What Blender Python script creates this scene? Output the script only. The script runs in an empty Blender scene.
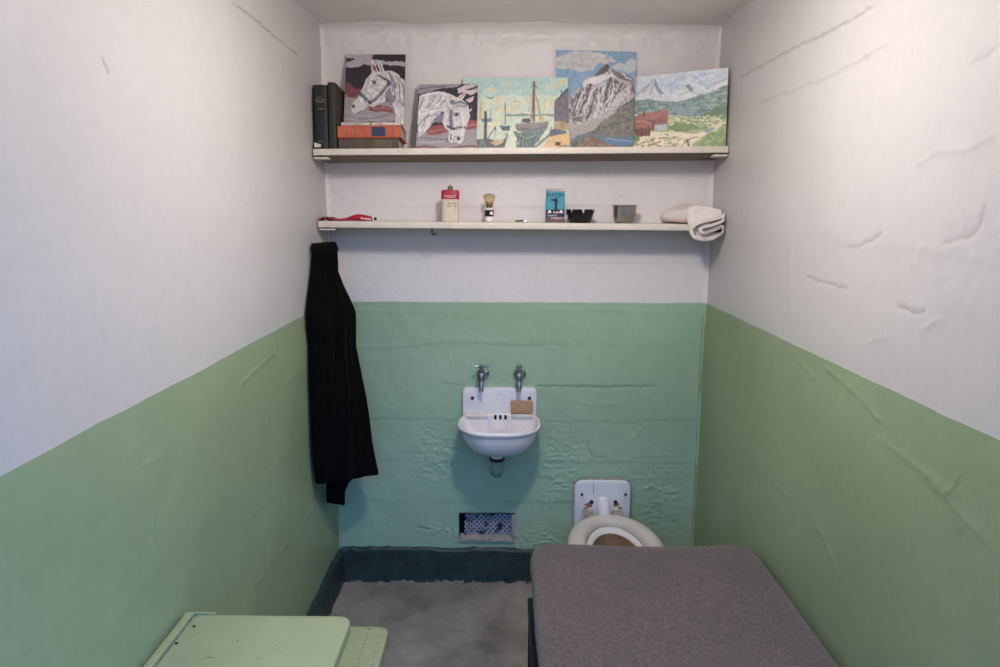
import bpy, bmesh, math, random
import numpy as np
from mathutils import Vector, Matrix

PI = math.pi
random.seed(7)
SC = bpy.context.scene
COL = SC.collection

# ------------------------------------------------------------------ camera
F_PX, PITCH, YAW, ROLL = 700.0, .1759, .0078, .0038
CAM = np.array([-.0508, -2.8295, 1.609])


def cam_axes():
    cp, sp = math.cos(PITCH), math.sin(PITCH)
    Fw, Up, Xr = np.array([0, cp, -sp]), np.array([0, sp, cp]), np.array([1., 0, 0])
    c, s = math.cos(YAW), math.sin(YAW)
    Z = np.array([[c, -s, 0], [s, c, 0], [0, 0, 1]])
    Fw, Up, Xr = Z @ Fw, Z @ Up, Z @ Xr
    c, s = math.cos(ROLL), math.sin(ROLL)
    return c * Xr + s * Up, -s * Xr + c * Up, Fw


XR, UP, FW = cam_axes()


def at(px, py, axis, v):
    """the point on the plane axis = v that is seen at a pixel of the photograph"""
    a = {'x': 0, 'y': 1, 'z': 2}[axis]
    d = FW + XR * (px - 500) / F_PX - UP * (py - 333.5) / F_PX
    return CAM + d * ((v - CAM[a]) / d[a])


cd = bpy.data.cameras.new('camera')
cd.sensor_width, cd.lens = 36.0, 36.0 * F_PX / 1000
cd.clip_start = .02
co = bpy.data.objects.new('camera', cd)
COL.objects.link(co)
m = Matrix.Identity(4)
for i in range(3):
    m[i][0], m[i][1], m[i][2], m[i][3] = XR[i], UP[i], -FW[i], CAM[i]
co.matrix_world = m
SC.camera = co

# ------------------------------------------------------------------ materials


def lin(c):
    c = c / 255.
    return c / 12.92 if c <= .04045 else ((c + .055) / 1.055) ** 2.4


def rgb(r, g, b):
    return (lin(r), lin(g), lin(b), 1)


class N:
    def __init__(s, name):
        s.m = bpy.data.materials.new(name)
        s.m.use_nodes = True
        s.t = s.m.node_tree
        s.b = s.t.nodes['Principled BSDF']

    def n(s, typ, **kw):
        nd = s.t.nodes.new(typ)
        for k, v in kw.items():
            if k.startswith('i_'):
                key = k[2:].replace('_', ' ')
                nd.inputs[int(key) if key.isdigit() else key].default_value = v
            else:
                setattr(nd, k, v)
        return nd

    def l(s, a, b):
        s.t.links.new(a, b)

    def noise(s, scale, detail=4, rough=.6, coord=None, stretch=None):
        nd = s.n('ShaderNodeTexNoise', i_Scale=scale, i_Detail=detail, i_Roughness=rough)
        geo = s.n('ShaderNodeNewGeometry') if coord is None else coord
        src = geo.outputs['Position'] if coord is None else coord
        if stretch:
            mp = s.n('ShaderNodeMapping')
            mp.inputs['Scale'].default_value = stretch
            s.l(src, mp.inputs['Vector'])
            src = mp.outputs['Vector']
        s.l(src, nd.inputs['Vector'])
        return nd.outputs['Fac']

    def ramp(s, fac, stops):
        r = s.n('ShaderNodeValToRGB')
        e = r.color_ramp.elements
        while len(e) < len(stops):
            e.new(.5)
        for k, (p, c) in enumerate(stops):
            e[k].position = p
            e[k].color = c
        s.l(fac, r.inputs['Fac'])
        return r.outputs['Color']

    def mix(s, fac, a, b, mode='MIX'):
        nd = s.n('ShaderNodeMix', data_type='RGBA', blend_type=mode)
        for i, v in ((0, fac), (6, a), (7, b)):
            if hasattr(v, 'is_output'):
                s.l(v, nd.inputs[i])
            else:
                nd.inputs[i].default_value = v
        return nd.outputs[2]

    def math(s, op, a, b=0., c=None):
        nd = s.n('ShaderNodeMath', operation=op)
        for i, v in enumerate((a, b) if c is None else (a, b, c)):
            if hasattr(v, 'is_output'):
                s.l(v, nd.inputs[i])
            else:
                nd.inputs[i].default_value = v
        return nd.outputs[0]

    def bump(s, h, dist=.002, strength=.5):
        nd = s.n('ShaderNodeBump', i_Strength=strength, i_Distance=dist)
        s.l(h, nd.inputs['Height'])
        s.l(nd.outputs['Normal'], s.b.inputs['Normal'])


def mat(name, c, rough=.5, metal=0., var=.12, scale=18., bump=0., bscale=150., spots=None):
    k = N(name)
    f = k.noise(scale, 5)
    d = tuple(x * (1 - var) for x in c[:3]) + (1,)
    u = tuple(min(1, x * (1 + var)) for x in c[:3]) + (1,)
    col = k.ramp(f, [(.3, d), (.7, u)])
    if spots:
        sc, sm, lo = spots[0], spots[1], spots[2]
        f2 = k.noise(sc, 3, .7)
        msk = k.ramp(f2, [(lo, (0, 0, 0, 1)), (lo + .05, (1, 1, 1, 1))])
        col = k.mix(msk, col, sm)
    k.l(col, k.b.inputs['Base Color'])
    k.b.inputs['Roughness'].default_value = rough
    k.b.inputs['Metallic'].default_value = metal
    if bump:
        k.bump(k.noise(bscale, 3), bump, .6)
    return k.m


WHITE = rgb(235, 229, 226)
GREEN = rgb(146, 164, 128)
WHITE_SIDE = rgb(202, 198, 196)  # same white paint, darkened to offset lamp glare on the side walls
GREEN_DAYLIT = rgb(162, 189, 158)  # same green paint, tinted bluer to carry daylight on the back wall


def wall_paint(name, green, bstr=.3, white=WHITE):
    k = N(name)
    geo = k.n('ShaderNodeNewGeometry')
    sep = k.n('ShaderNodeSeparateXYZ')
    k.l(geo.outputs['Position'], sep.inputs[0])
    wob = k.noise(5, 3)
    z = k.math('MULTIPLY_ADD', wob, .010, sep.outputs['Z'])
    split = k.math('GREATER_THAN', z, 1.240)
    mott = k.noise(2.2, 5)
    fine = k.noise(35, 4)
    g1 = k.ramp(mott, [(.3, tuple(x * .9 for x in green[:3]) + (1,)), (.7, tuple(x * 1.08 for x in green[:3]) + (1,))])
    w1 = k.ramp(mott, [(.3, tuple(x * .96 for x in white[:3]) + (1,)), (.7, white)])
    col = k.mix(split, g1, w1)
    col = k.mix(.06, col, k.ramp(fine, [(.3, (.3, .3, .3, 1)), (.7, (1, 1, 1, 1))]), 'MULTIPLY')
    at_ = k.n('ShaderNodeAttribute', attribute_name='crack_shade_spots')  # painted shade along the cracks, plus a few small dark spots
    col = k.mix(at_.outputs['Fac'], col, k.mix(split, rgb(70, 84, 62), rgb(120, 108, 100)))
    k.l(col, k.b.inputs['Base Color'])
    k.b.inputs['Roughness'].default_value = .42
    k.bump(k.math('ADD', k.noise(60, 4), k.math('MULTIPLY', k.noise(14, 3), 1.6)), ((.0025)), bstr)
    return k.m


M = {}
M['wall'] = wall_paint('dimmed_white_over_green_wall_paint', GREEN, .12, WHITE_SIDE)
M['wall_back'] = wall_paint('white_over_daylit_green_wall_paint', GREEN_DAYLIT)
M['ceiling'] = mat('ceiling_paint', rgb(230, 225, 221), .5, var=.05, scale=4, bump=.002, bscale=30)
M['skirt'] = None
M['floor'] = None
M['shelf_white'] = mat('cream_shelf_paint', rgb(226, 216, 200), .5, var=.08, scale=20, spots=(60, rgb(120, 105, 88), .74))
M['wood'] = None
M['black_cover'] = mat('black_book_cloth', rgb(32, 33, 36), .6, var=.2, scale=40)
M['olive_cover'] = mat('dark_brown_book_cloth', rgb(50, 46, 36), .65, var=.25, scale=30)
M['orange_cover'] = mat('orange_book_cloth', rgb(196, 98, 72), .6, var=.12, scale=40)
M['brown_cover'] = mat('brown_book_cloth', rgb(88, 76, 66), .7, var=.2, scale=40)
M['cream_cover'] = mat('cream_paper_cover', rgb(224, 210, 196), .6, var=.12, scale=60)
M['pages'] = mat('aged_page_edges', rgb(202, 188, 170), .9, var=.2, scale=120)
M['gold'] = mat('worn_gold_lettering', rgb(150, 138, 104), .5, var=.3, scale=200)
M['navy'] = mat('navy_title_label', rgb(38, 62, 88), .6, var=.15, scale=60)
M['paper'] = mat('white_paper_label', rgb(225, 220, 216), .7, var=.05)
M['board_edge'] = mat('painting_board_edge', rgb(120, 100, 86), .8, var=.2, scale=40)
M['red'] = mat('red_enamel', rgb(178, 28, 56), .4, var=.12, scale=40)
M['red_tube'] = mat('red_crumpled_metal_tube', rgb(178, 24, 54), .38, var=.2, scale=60, bump=.0015, bscale=120)
M['can_cream'] = mat('cream_tin', rgb(216, 204, 180), .45, var=.07, scale=30)
M['steel_dark'] = mat('dull_tin_cap', rgb(140, 132, 112), .4, .8, var=.2, scale=80)
M['white_print'] = mat('white_print', rgb(240, 225, 225), .5, var=.03)
M['dark_print'] = mat('faded_dark_print', rgb(120, 96, 84), .6, var=.1)
M['black_gloss'] = mat('black_glazed_plastic', rgb(12, 11, 12), .25, var=.2, scale=30)
M['ivory'] = mat('white_brush_handle', rgb(236, 230, 228), .3, var=.03)
M['bristle'] = None
M['pack_blue'] = mat('blue_tobacco_pack', rgb(66, 152, 174), .6, var=.16, scale=70)
M['pack_dark'] = mat('dark_navy_pack_print', rgb(30, 40, 62), .6, var=.2, scale=60)
M['pack_maroon'] = mat('faded_maroon_pack_print', rgb(104, 78, 84), .65, var=.25, scale=90)
M['foil'] = mat('grey_pack_foil', rgb(176, 168, 158), .5, .3, var=.2, scale=90, bump=.002, bscale=150)
M['steel'] = mat('brushed_steel', rgb(170, 166, 158), .3, 1., var=.1, scale=60)
M['chrome'] = mat('dull_chrome', rgb(170, 172, 176), .3, 1., var=.25, scale=60)
M['bolt'] = mat('dark_rusty_bolt', rgb(52, 44, 40), .6, .3, var=.3, scale=200)
M['porcelain'] = mat('white_porcelain', rgb(232, 228, 228), .22, var=.04, scale=14)
M['stained'] = mat('stained_porcelain', rgb(226, 214, 202), .3, var=.12, scale=22, spots=(20, rgb(196, 158, 122), .62))
M['inner_glaze'] = mat('faintly_stained_porcelain', rgb(230, 222, 218), .26, var=.05, scale=16, spots=(12, rgb(216, 196, 180), .66))
M['slot'] = mat('black_overflow_opening', rgb(16, 14, 14), .8, var=.1)
M['soap'] = mat('tan_brown_soap', rgb(172, 136, 98), .6, var=.12, scale=50)
M['pipe_green'] = mat('painted_drain_pipe', rgb(126, 158, 132), .5, var=.15, scale=40, bump=.001)
M['seat'] = mat('cream_toilet_seat', rgb(214, 204, 194), .3, var=.05, scale=10)
M['rust'] = mat('orange_rust_stain', rgb(170, 110, 70), .8, var=.3, scale=150)
M['bowl'] = mat('brown_stained_bowl', rgb(150, 122, 98), .4, var=.3, scale=30)
M['screen'] = mat('blue_white_vent_screen', rgb(156, 158, 172), .55, .1, var=.3, scale=60, spots=(34, rgb(50, 36, 40), .56))
M['void'] = mat('dark_vent_shaft', rgb(26, 20, 24), .9, var=.2)
M['sill'] = mat('worn_plaster_sill', rgb(164, 156, 142), .8, var=.3, scale=60, bump=.003, bscale=80)
M['black_wool'] = mat('black_wool_cloth', rgb(5, 5, 6), .95, var=.2, scale=60, bump=.001, bscale=500)
M['black_wool'].node_tree.nodes['Principled BSDF'].inputs['Specular IOR Level'].default_value = .12
M['black_wool2'] = mat('charcoal_collar_cloth', rgb(10, 10, 11), .95, var=.2, scale=60, bump=.001, bscale=500)
M['black_wool2'].node_tree.nodes['Principled BSDF'].inputs['Specular IOR Level'].default_value = .15
M['terry'] = mat('white_terry_cloth', rgb(232, 222, 216), .95, var=.05, scale=80, bump=.002, bscale=380)
M['table_green'] = mat('pale_green_table_paint', rgb(154, 164, 126), .42, var=.07, scale=6, spots=(55, rgb(104, 96, 64), .67))
M['hinge'] = mat('worn_hinge_metal', rgb(120, 128, 124), .4, .5, var=.3, scale=60)
M['iron'] = mat('black_iron_frame', rgb(34, 34, 34), .5, .4, var=.2)
M['ticking'] = mat('grey_mattress_cloth', rgb(170, 166, 156), .85, var=.1)


def floor_mat():
    k = N('worn_grey_concrete')
    f = k.noise(3.2, 8, .65)
    c = k.ramp(f, [(.32, rgb(112, 103, 95)), (.5, rgb(152, 143, 134)), (.7, rgb(180, 171, 163))])
    g = k.noise(40, 5)
    c = k.mix(.3, c, k.ramp(g, [(.3, (.45, .45, .45, 1)), (.7, (1, 1, 1, 1))]), 'MULTIPLY')
    k.l(c, k.b.inputs['Base Color'])
    k.l(k.math('MULTIPLY_ADD', f, .4, .25), k.b.inputs['Roughness'])
    k.bump(k.noise(25, 5), .002, .4)
    return k.m


def skirt_mat():
    k = N('dark_green_skirting_paint')
    f = k.noise(14, 5)
    col = k.ramp(f, [(.3, rgb(26, 44, 40)), (.7, rgb(46, 66, 60))])
    scr = k.ramp(k.noise(16, 4, .75, stretch=(.45, 1, 3)), [(.63, (0, 0, 0, 1)), (.72, (1, 1, 1, 1))])
    col = k.mix(k.math('MULTIPLY', scr, .5), col, rgb(96, 124, 110))
    geo = k.n('ShaderNodeNewGeometry')
    sep = k.n('ShaderNodeSeparateXYZ')
    k.l(geo.outputs['Position'], sep.inputs[0])
    edge = k.math('LESS_THAN', k.math('SUBTRACT', sep.outputs['Z'], k.math('MULTIPLY', k.math('SUBTRACT', k.noise(38, 4, .7), .5), .10)), .004)
    col = k.mix(edge, col, rgb(150, 146, 140))
    k.l(col, k.b.inputs['Base Color'])
    k.b.inputs['Roughness'].default_value = .5
    k.bump(k.noise(26, 5), .004, .5)
    return k.m


def wood_mat():
    k = N('bare_brown_shelf_wood')
    f = k.noise(9, 6, .7, stretch=(.5, 9, 9))
    k.l(k.ramp(f, [(.3, rgb(84, 68, 56)), (.6, rgb(136, 116, 98)), (.8, rgb(158, 138, 118))]), k.b.inputs['Base Color'])
    k.b.inputs['Roughness'].default_value = .7
    return k.m


def blanket_mat():
    k = N('grey_brown_wool_blanket')
    f = k.noise(300, 3, .8)
    h = k.noise(95, 5, .8)
    lo = k.noise(5, 4)
    c = k.ramp(f, [(.36, rgb(46, 38, 36)), (.5, rgb(104, 92, 86)), (.64, rgb(164, 148, 140))])
    c = k.mix(.5, c, k.ramp(h, [(.38, rgb(58, 48, 46)), (.62, rgb(140, 125, 118))]))
    c = k.mix(.35, c, k.ramp(lo, [(.35, (.55, .55, .55, 1)), (.65, (1, 1, 1, 1))]), 'MULTIPLY')
    c = k.mix(1., c, (.80, .73, .68, 1), 'MULTIPLY')
    k.l(c, k.b.inputs['Base Color'])
    k.b.inputs['Roughness'].default_value = .95
    k.b.inputs['Sheen Weight'].default_value = .25
    k.bump(k.math('ADD', f, h), .003, .8)
    return k.m


def bristle_mat():
    k = N('badger_brush_bristles')
    geo = k.n('ShaderNodeNewGeometry')
    sep = k.n('ShaderNodeSeparateXYZ')
    k.l(geo.outputs['Position'], sep.inputs[0])
    f = k.noise(60, 3, .6, stretch=(30, 30, 1))
    t = k.math('MULTIPLY_ADD', k.math('SUBTRACT', sep.outputs['Z'], 1.612), 1 / .05, k.math('MULTIPLY', k.math('SUBTRACT', f, .5), .35))
    k.l(k.ramp(t, [(.05, rgb(84, 56, 38)), (.35, rgb(150, 116, 84)), (.6, rgb(222, 196, 146)), (.95, rgb(186, 172, 130))]), k.b.inputs['Base Color'])
    k.b.inputs['Roughness'].default_value = .8
    k.bump(f, .002, .8)
    return k.m


def picture_mat():
    k = N('oil_painted_picture')
    a = k.n('ShaderNodeAttribute', attribute_name='paint')
    f = k.noise(260, 3)
    c = k.mix(.18, a.outputs['Color'], k.ramp(f, [(.3, (.55, .55, .55, 1)), (.65, (1, 1, 1, 1))]), 'MULTIPLY')
    k.l(c, k.b.inputs['Base Color'])
    k.b.inputs['Roughness'].default_value = .5
    k.bump(f, .0006, .4)
    return k.m


M['floor'], M['wood'], M['blanket'], M['bristle'], M['picture'], M['skirt'] = floor_mat(), wood_mat(), blanket_mat(), bristle_mat(), picture_mat(), skirt_mat()

# ------------------------------------------------------------------ mesh helpers
ORG = {}


class B:
    def __init__(s):
        s.v, s.f = [], []

    def add(s, vs, fs):
        o = len(s.v)
        s.v += [tuple(float(c) for c in p) for p in vs]
        s.f += [tuple(i + o for i in f) for f in fs]
        return s

    def bm(s, b):
        b.verts.index_update()
        s.add([v.co[:] for v in b.verts], [[v.index for v in f.verts] for f in b.faces])
        b.free()
        return s

    def box(s, x0, x1, y0, y1, z0, z1, bev=0., seg=2):
        b = bmesh.new()
        bmesh.ops.create_cube(b, size=1)
        for v in b.verts:
            v.co = ((x0 + x1) / 2 + v.co.x * (x1 - x0), (y0 + y1) / 2 + v.co.y * (y1 - y0), (z0 + z1) / 2 + v.co.z * (z1 - z0))
        if bev:
            bmesh.ops.bevel(b, geom=b.edges[:], offset=bev, segments=seg, affect='EDGES', profile=.5)
        return s.bm(b)

    def soft(s, x0, x1, y0, y1, z0, z1, r, cuts=8, fn=None):
        """box with round edges of radius r, optional displacement"""
        b = bmesh.new()
        bmesh.ops.create_cube(b, size=2)
        bmesh.ops.subdivide_edges(b, edges=b.edges[:], cuts=cuts, use_grid_fill=True)
        h = np.array([(x1 - x0) / 2, (y1 - y0) / 2, (z1 - z0) / 2])
        c = np.array([(x1 + x0) / 2, (y1 + y0) / 2, (z1 + z0) / 2])
        for v in b.verts:
            q = np.array(v.co)
            q = np.sign(q) * np.abs(q) ** .6
            p = q * h
            inner = np.clip(p, -(h - r), h - r)
            d = p - inner
            n = np.linalg.norm(d)
            p = inner + d / n * r if n > 1e-9 else p
            p = p + c
            v.co = fn(p) if fn else p
        return s.bm(b)

    def loft(s, rings, caps=(True, True), closed=True):
        n = len(rings[0])
        vs = [p for r in rings for p in r]
        fs = []
        for i in range(len(rings) - 1):
            for j in range(n if closed else n - 1):
                a, b_ = i * n + j, i * n + (j + 1) % n
                fs.append((a, b_, b_ + n, a + n))
        if caps[0]:
            fs.append(tuple(range(n - 1, -1, -1)))
        if caps[1]:
            k = (len(rings) - 1) * n
            fs.append(tuple(range(k, k + n)))
        return s.add(vs, fs)

    def lathe(s, prof, c=(0, 0, 0), n=32, axis='z', rfun=None, caps=(True, True)):
        rings = []
        for r, h in prof:
            ring = []
            for j in range(n):
                t = 2 * PI * j / n
                rr = max(r, 1e-4)
                hh = h
                if rfun:
                    rr, hh = rfun(rr, h, t)
                p = (rr * math.cos(t), rr * math.sin(t), hh)
                if axis == 'y':
                    p = (p[0], -p[2], p[1])
                elif axis == 'x':
                    p = (p[2], p[0], p[1])
                ring.append((c[0] + p[0], c[1] + p[1], c[2] + p[2]))
            rings.append(ring)
        return s.loft(rings, caps)

    def tube(s, pts, rad, n=12, caps=(True, True), flat=1.):
        pts = [Vector(p) for p in pts]
        if not hasattr(rad, '__len__'):
            rad = [rad] * len(pts)
        rings = []
        prev = None
        for i, p in enumerate(pts):
            t = (pts[min(i + 1, len(pts) - 1)] - pts[max(i - 1, 0)]).normalized()
            if prev is None:
                ref = Vector((0, 0, 1)) if abs(t.z) < .9 else Vector((1, 0, 0))
                u = t.cross(ref).normalized()
            else:
                u = (prev - t * prev.dot(t)).normalized()
            w = t.cross(u)
            prev = u
            rings.append([p + (u * math.cos(2 * PI * j / n) + w * math.sin(2 * PI * j / n) * flat) * rad[i] for j in range(n)])
        return s.loft(rings, caps)

    def plate(s, outline, o, ud, vd, nd, thick, bev=0.):
        """flat plate: a 2-D outline lifted along nd, with a small chamfer on the outer face"""
        o, ud, vd, nd = map(Vector, (o, ud, vd, nd))
        cx = sum(p[0] for p in outline) / len(outline)
        cy = sum(p[1] for p in outline) / len(outline)
        w = max(abs(p[0] - cx) for p in outline)

        def ring(k, h):
            return [o + ud * (cx + (a - cx) * k) + vd * (cy + (b - cy) * k) + nd * h for a, b in outline]
        if bev:
            rings = [ring(1, 0), ring(1, thick - bev), ring(1 - .3 * bev / w, thick - .3 * bev), ring(1 - bev / w, thick)]
        else:
            rings = [ring(1, 0), ring(1, thick)]
        return s.loft(rings)


def rrect(x0, x1, y0, y1, r, n=6):
    rs = r if hasattr(r, '__len__') else (r,) * 4      # corners: x0y0, x1y0, x1y1, x0y1
    out = []
    for (cx, cy, a0, rr) in ((x0 + rs[0], y0 + rs[0], PI, rs[0]), (x1 - rs[1], y0 + rs[1], 1.5 * PI, rs[1]),
                             (x1 - rs[2], y1 - rs[2], 0, rs[2]), (x0 + rs[3], y1 - rs[3], .5 * PI, rs[3])):
        for k in range(n + 1):
            a = a0 + .5 * PI * k / n
            out.append((cx + rr * math.cos(a), cy + rr * math.sin(a)))
    return out


def link(name, me, parent, kind=None, label=None):
    o = bpy.data.objects.new(name, me)
    COL.objects.link(o)
    if parent:
        o.parent = parent
    if kind:
        o['kind'] = kind
    if label:
        o['label'] = label
    return o


def obj(name, b, m_, parent=None, xf=None, smooth=True, angle=38, kind=None, label=None, recalc=True):
    org = Vector(ORG.get(parent.name, (0, 0, 0))) if parent else Vector((0, 0, 0))
    vs = [Vector(v) for v in b.v]
    if xf is not None:
        vs = [xf @ v for v in vs]
    me = bpy.data.meshes.new(name)
    me.from_pydata([(v - org)[:] for v in vs], [], b.f)
    if recalc:
        bb = bmesh.new()
        bb.from_mesh(me)
        bmesh.ops.recalc_face_normals(bb, faces=bb.faces[:])
        bb.to_mesh(me)
        bb.free()
    me.polygons.foreach_set('use_smooth', [smooth] * len(me.polygons))
    if smooth and angle < 180:
        me.set_sharp_from_angle(angle=math.radians(angle))
    me.materials.append(m_)
    o = link(name, me, parent, kind, label)
    ORG[o.name] = org
    return o


def thing(name, loc, label, cat, group=None, xf=None):
    o = bpy.data.objects.new(name, None)
    o.empty_display_size = .05
    COL.objects.link(o)
    p = Vector(loc)
    if xf is not None:
        p = xf @ p
    o.location = p
    ORG[o.name] = p[:]
    return tag(o, label, cat, group)


def tag(o, label, cat, group=None):
    o['label'], o['category'] = label, cat
    if group:
        o['group'] = group
    return o


def text(name, s, size, m_, parent, mtx, ext=.0004, label=None):
    cu = bpy.data.curves.new(name, 'FONT')
    cu.body, cu.size, cu.extrude = s, size, ext
    cu.align_x = 'CENTER'
    cu.align_y = 'CENTER'
    tmp = bpy.data.objects.new('lettering_source', cu)
    COL.objects.link(tmp)
    dg = bpy.context.evaluated_depsgraph_get()
    me = bpy.data.meshes.new_from_object(tmp.evaluated_get(dg))
    bpy.data.objects.remove(tmp)
    bpy.data.curves.remove(cu)
    b = B()
    b.add([(mtx @ v.co)[:] for v in me.vertices], [tuple(p.vertices) for p in me.polygons])
    bpy.data.meshes.remove(me)
    return obj(name, b, m_, parent, smooth=False, label=label, recalc=False)


def facing(x, y, z, w=1., tilt=0.):
    """text frame facing the cell front (-y)"""
    return Matrix.Translation((x, y, z)) @ Matrix.Rotation(PI / 2 + tilt, 4, 'X') @ Matrix.Diagonal((w, 1, 1, 1))


# ------------------------------------------------------------------ numpy noise
def vnoise(u, v, scale, seed):
    r = np.random.default_rng(seed)
    T = r.random((256, 256))
    u, v = u * scale + 31.7, v * scale + 17.3
    iu, iv = np.floor(u).astype(int), np.floor(v).astype(int)
    fu, fv = u - iu, v - iv
    fu, fv = fu * fu * (3 - 2 * fu), fv * fv * (3 - 2 * fv)
    g = lambda a, b: T[a % 256, b % 256]
    return ((g(iu, iv) * (1 - fu) + g(iu + 1, iv) * fu) * (1 - fv) + (g(iu, iv + 1) * (1 - fu) + g(iu + 1, iv + 1) * fu) * fv) * 2 - 1


def fbm(u, v, scale, seed, octs=4, gain=.5):
    a, t = 1., 0
    for k in range(octs):
        t = t + a * vnoise(u, v, scale * 2 ** k, seed + k)
        a *= gain
    return t


def segdist(u, v, pts):
    d = np.full(u.shape, 9.)
    for (a, b), (c, e) in zip(pts[:-1], pts[1:]):
        L2 = (c - a) ** 2 + (e - b) ** 2 + 1e-12
        t = np.clip(((u - a) * (c - a) + (v - b) * (e - b)) / L2, 0, 1)
        d = np.minimum(d, np.hypot(u - a - t * (c - a), v - b - t * (e - b)))
    return d


# ------------------------------------------------------------------ the setting
XL, XRW, ZC, YF = -.76, .76, 2.296, -3.0


def wall(name, o, ud, vd, nd, ul, vl, step, fn, m_, hole=None):
    nu, nv = int(ul / step) + 1, int(vl / step) + 1
    us, vs_ = np.linspace(0, ul, nu), np.linspace(0, vl, nv)
    if hole:                                   # snap grid lines to the hole so its edges are clean
        for q, lo in ((us, hole[0]), (us, hole[1])):
            q[np.argmin(abs(q - lo))] = lo
        for q, lo in ((vs_, hole[2]), (vs_, hole[3])):
            q[np.argmin(abs(q - lo))] = lo
    U, V = np.meshgrid(us, vs_, indexing='ij')
    D, crack_shade_spots = fn(U, V)
    o, ud, vd, nd = (np.array(a, float) for a in (o, ud, vd, nd))
    P = o + U[..., None] * ud + V[..., None] * vd + D[..., None] * nd
    idx = np.arange(nu * nv).reshape(nu, nv)
    q = np.stack([idx[:-1, :-1], idx[1:, :-1], idx[1:, 1:], idx[:-1, 1:]], -1)
    if np.dot(np.cross(ud, vd), nd) < 0:
        q = q[..., ::-1]
    if hole:
        cu, cv = (us[:-1] + us[1:]) / 2, (vs_[:-1] + vs_[1:]) / 2
        keep = ~(((cu > hole[0]) & (cu < hole[1]))[:, None] & ((cv > hole[2]) & (cv < hole[3]))[None, :])
        q = q[keep]
    q = q.reshape(-1, 4)
    me = bpy.data.meshes.new(name)
    me.from_pydata(P.reshape(-1, 3), [], q)
    me.polygons.foreach_set('use_smooth', [True] * len(me.polygons))
    a = me.attributes.new('crack_shade_spots', 'FLOAT', 'POINT')
    a.data.foreach_set('value', crack_shade_spots.reshape(-1).astype(np.float32))
    me.materials.append(m_)
    return link(name, me, None, 'structure')


def corner(d, r=.012):
    d = np.clip(d, 0, r)
    return r - np.sqrt(np.maximum(r * r - (r - d) ** 2, 0)) * 1.0


def blob(U, V, cu, cv, ru, rv):
    return np.exp(-((U - cu) / ru) ** 2 - ((V - cv) / rv) ** 2)


def streaks(U, V, D, crack_shade_spots, lines, gain=1.):
    for pts, w, amp, dk in lines:
        jit = .0035 * fbm(U, V, 40, 91, 2)
        d = segdist(U + jit, V - jit, pts)
        e = np.exp(-(d / w) ** 2)
        D += gain * amp * np.exp(-(d / (w * 1.1)) ** 2)
        if dk:
            crack_shade_spots[:] = np.maximum(crack_shade_spots, min(1, dk * 1.5) * np.exp(-(d / (w * .55)) ** 2))  # self-shadow of the crack painted into the wall colour
    return D


def px_line(pts, axis, val, conv):
    return [conv(at(x, y, axis, val)) for x, y in pts]


# back wall: u = x + .8, v = z
HOLE = (-.246 + .8, -.006 + .8, .196, .318)


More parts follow.
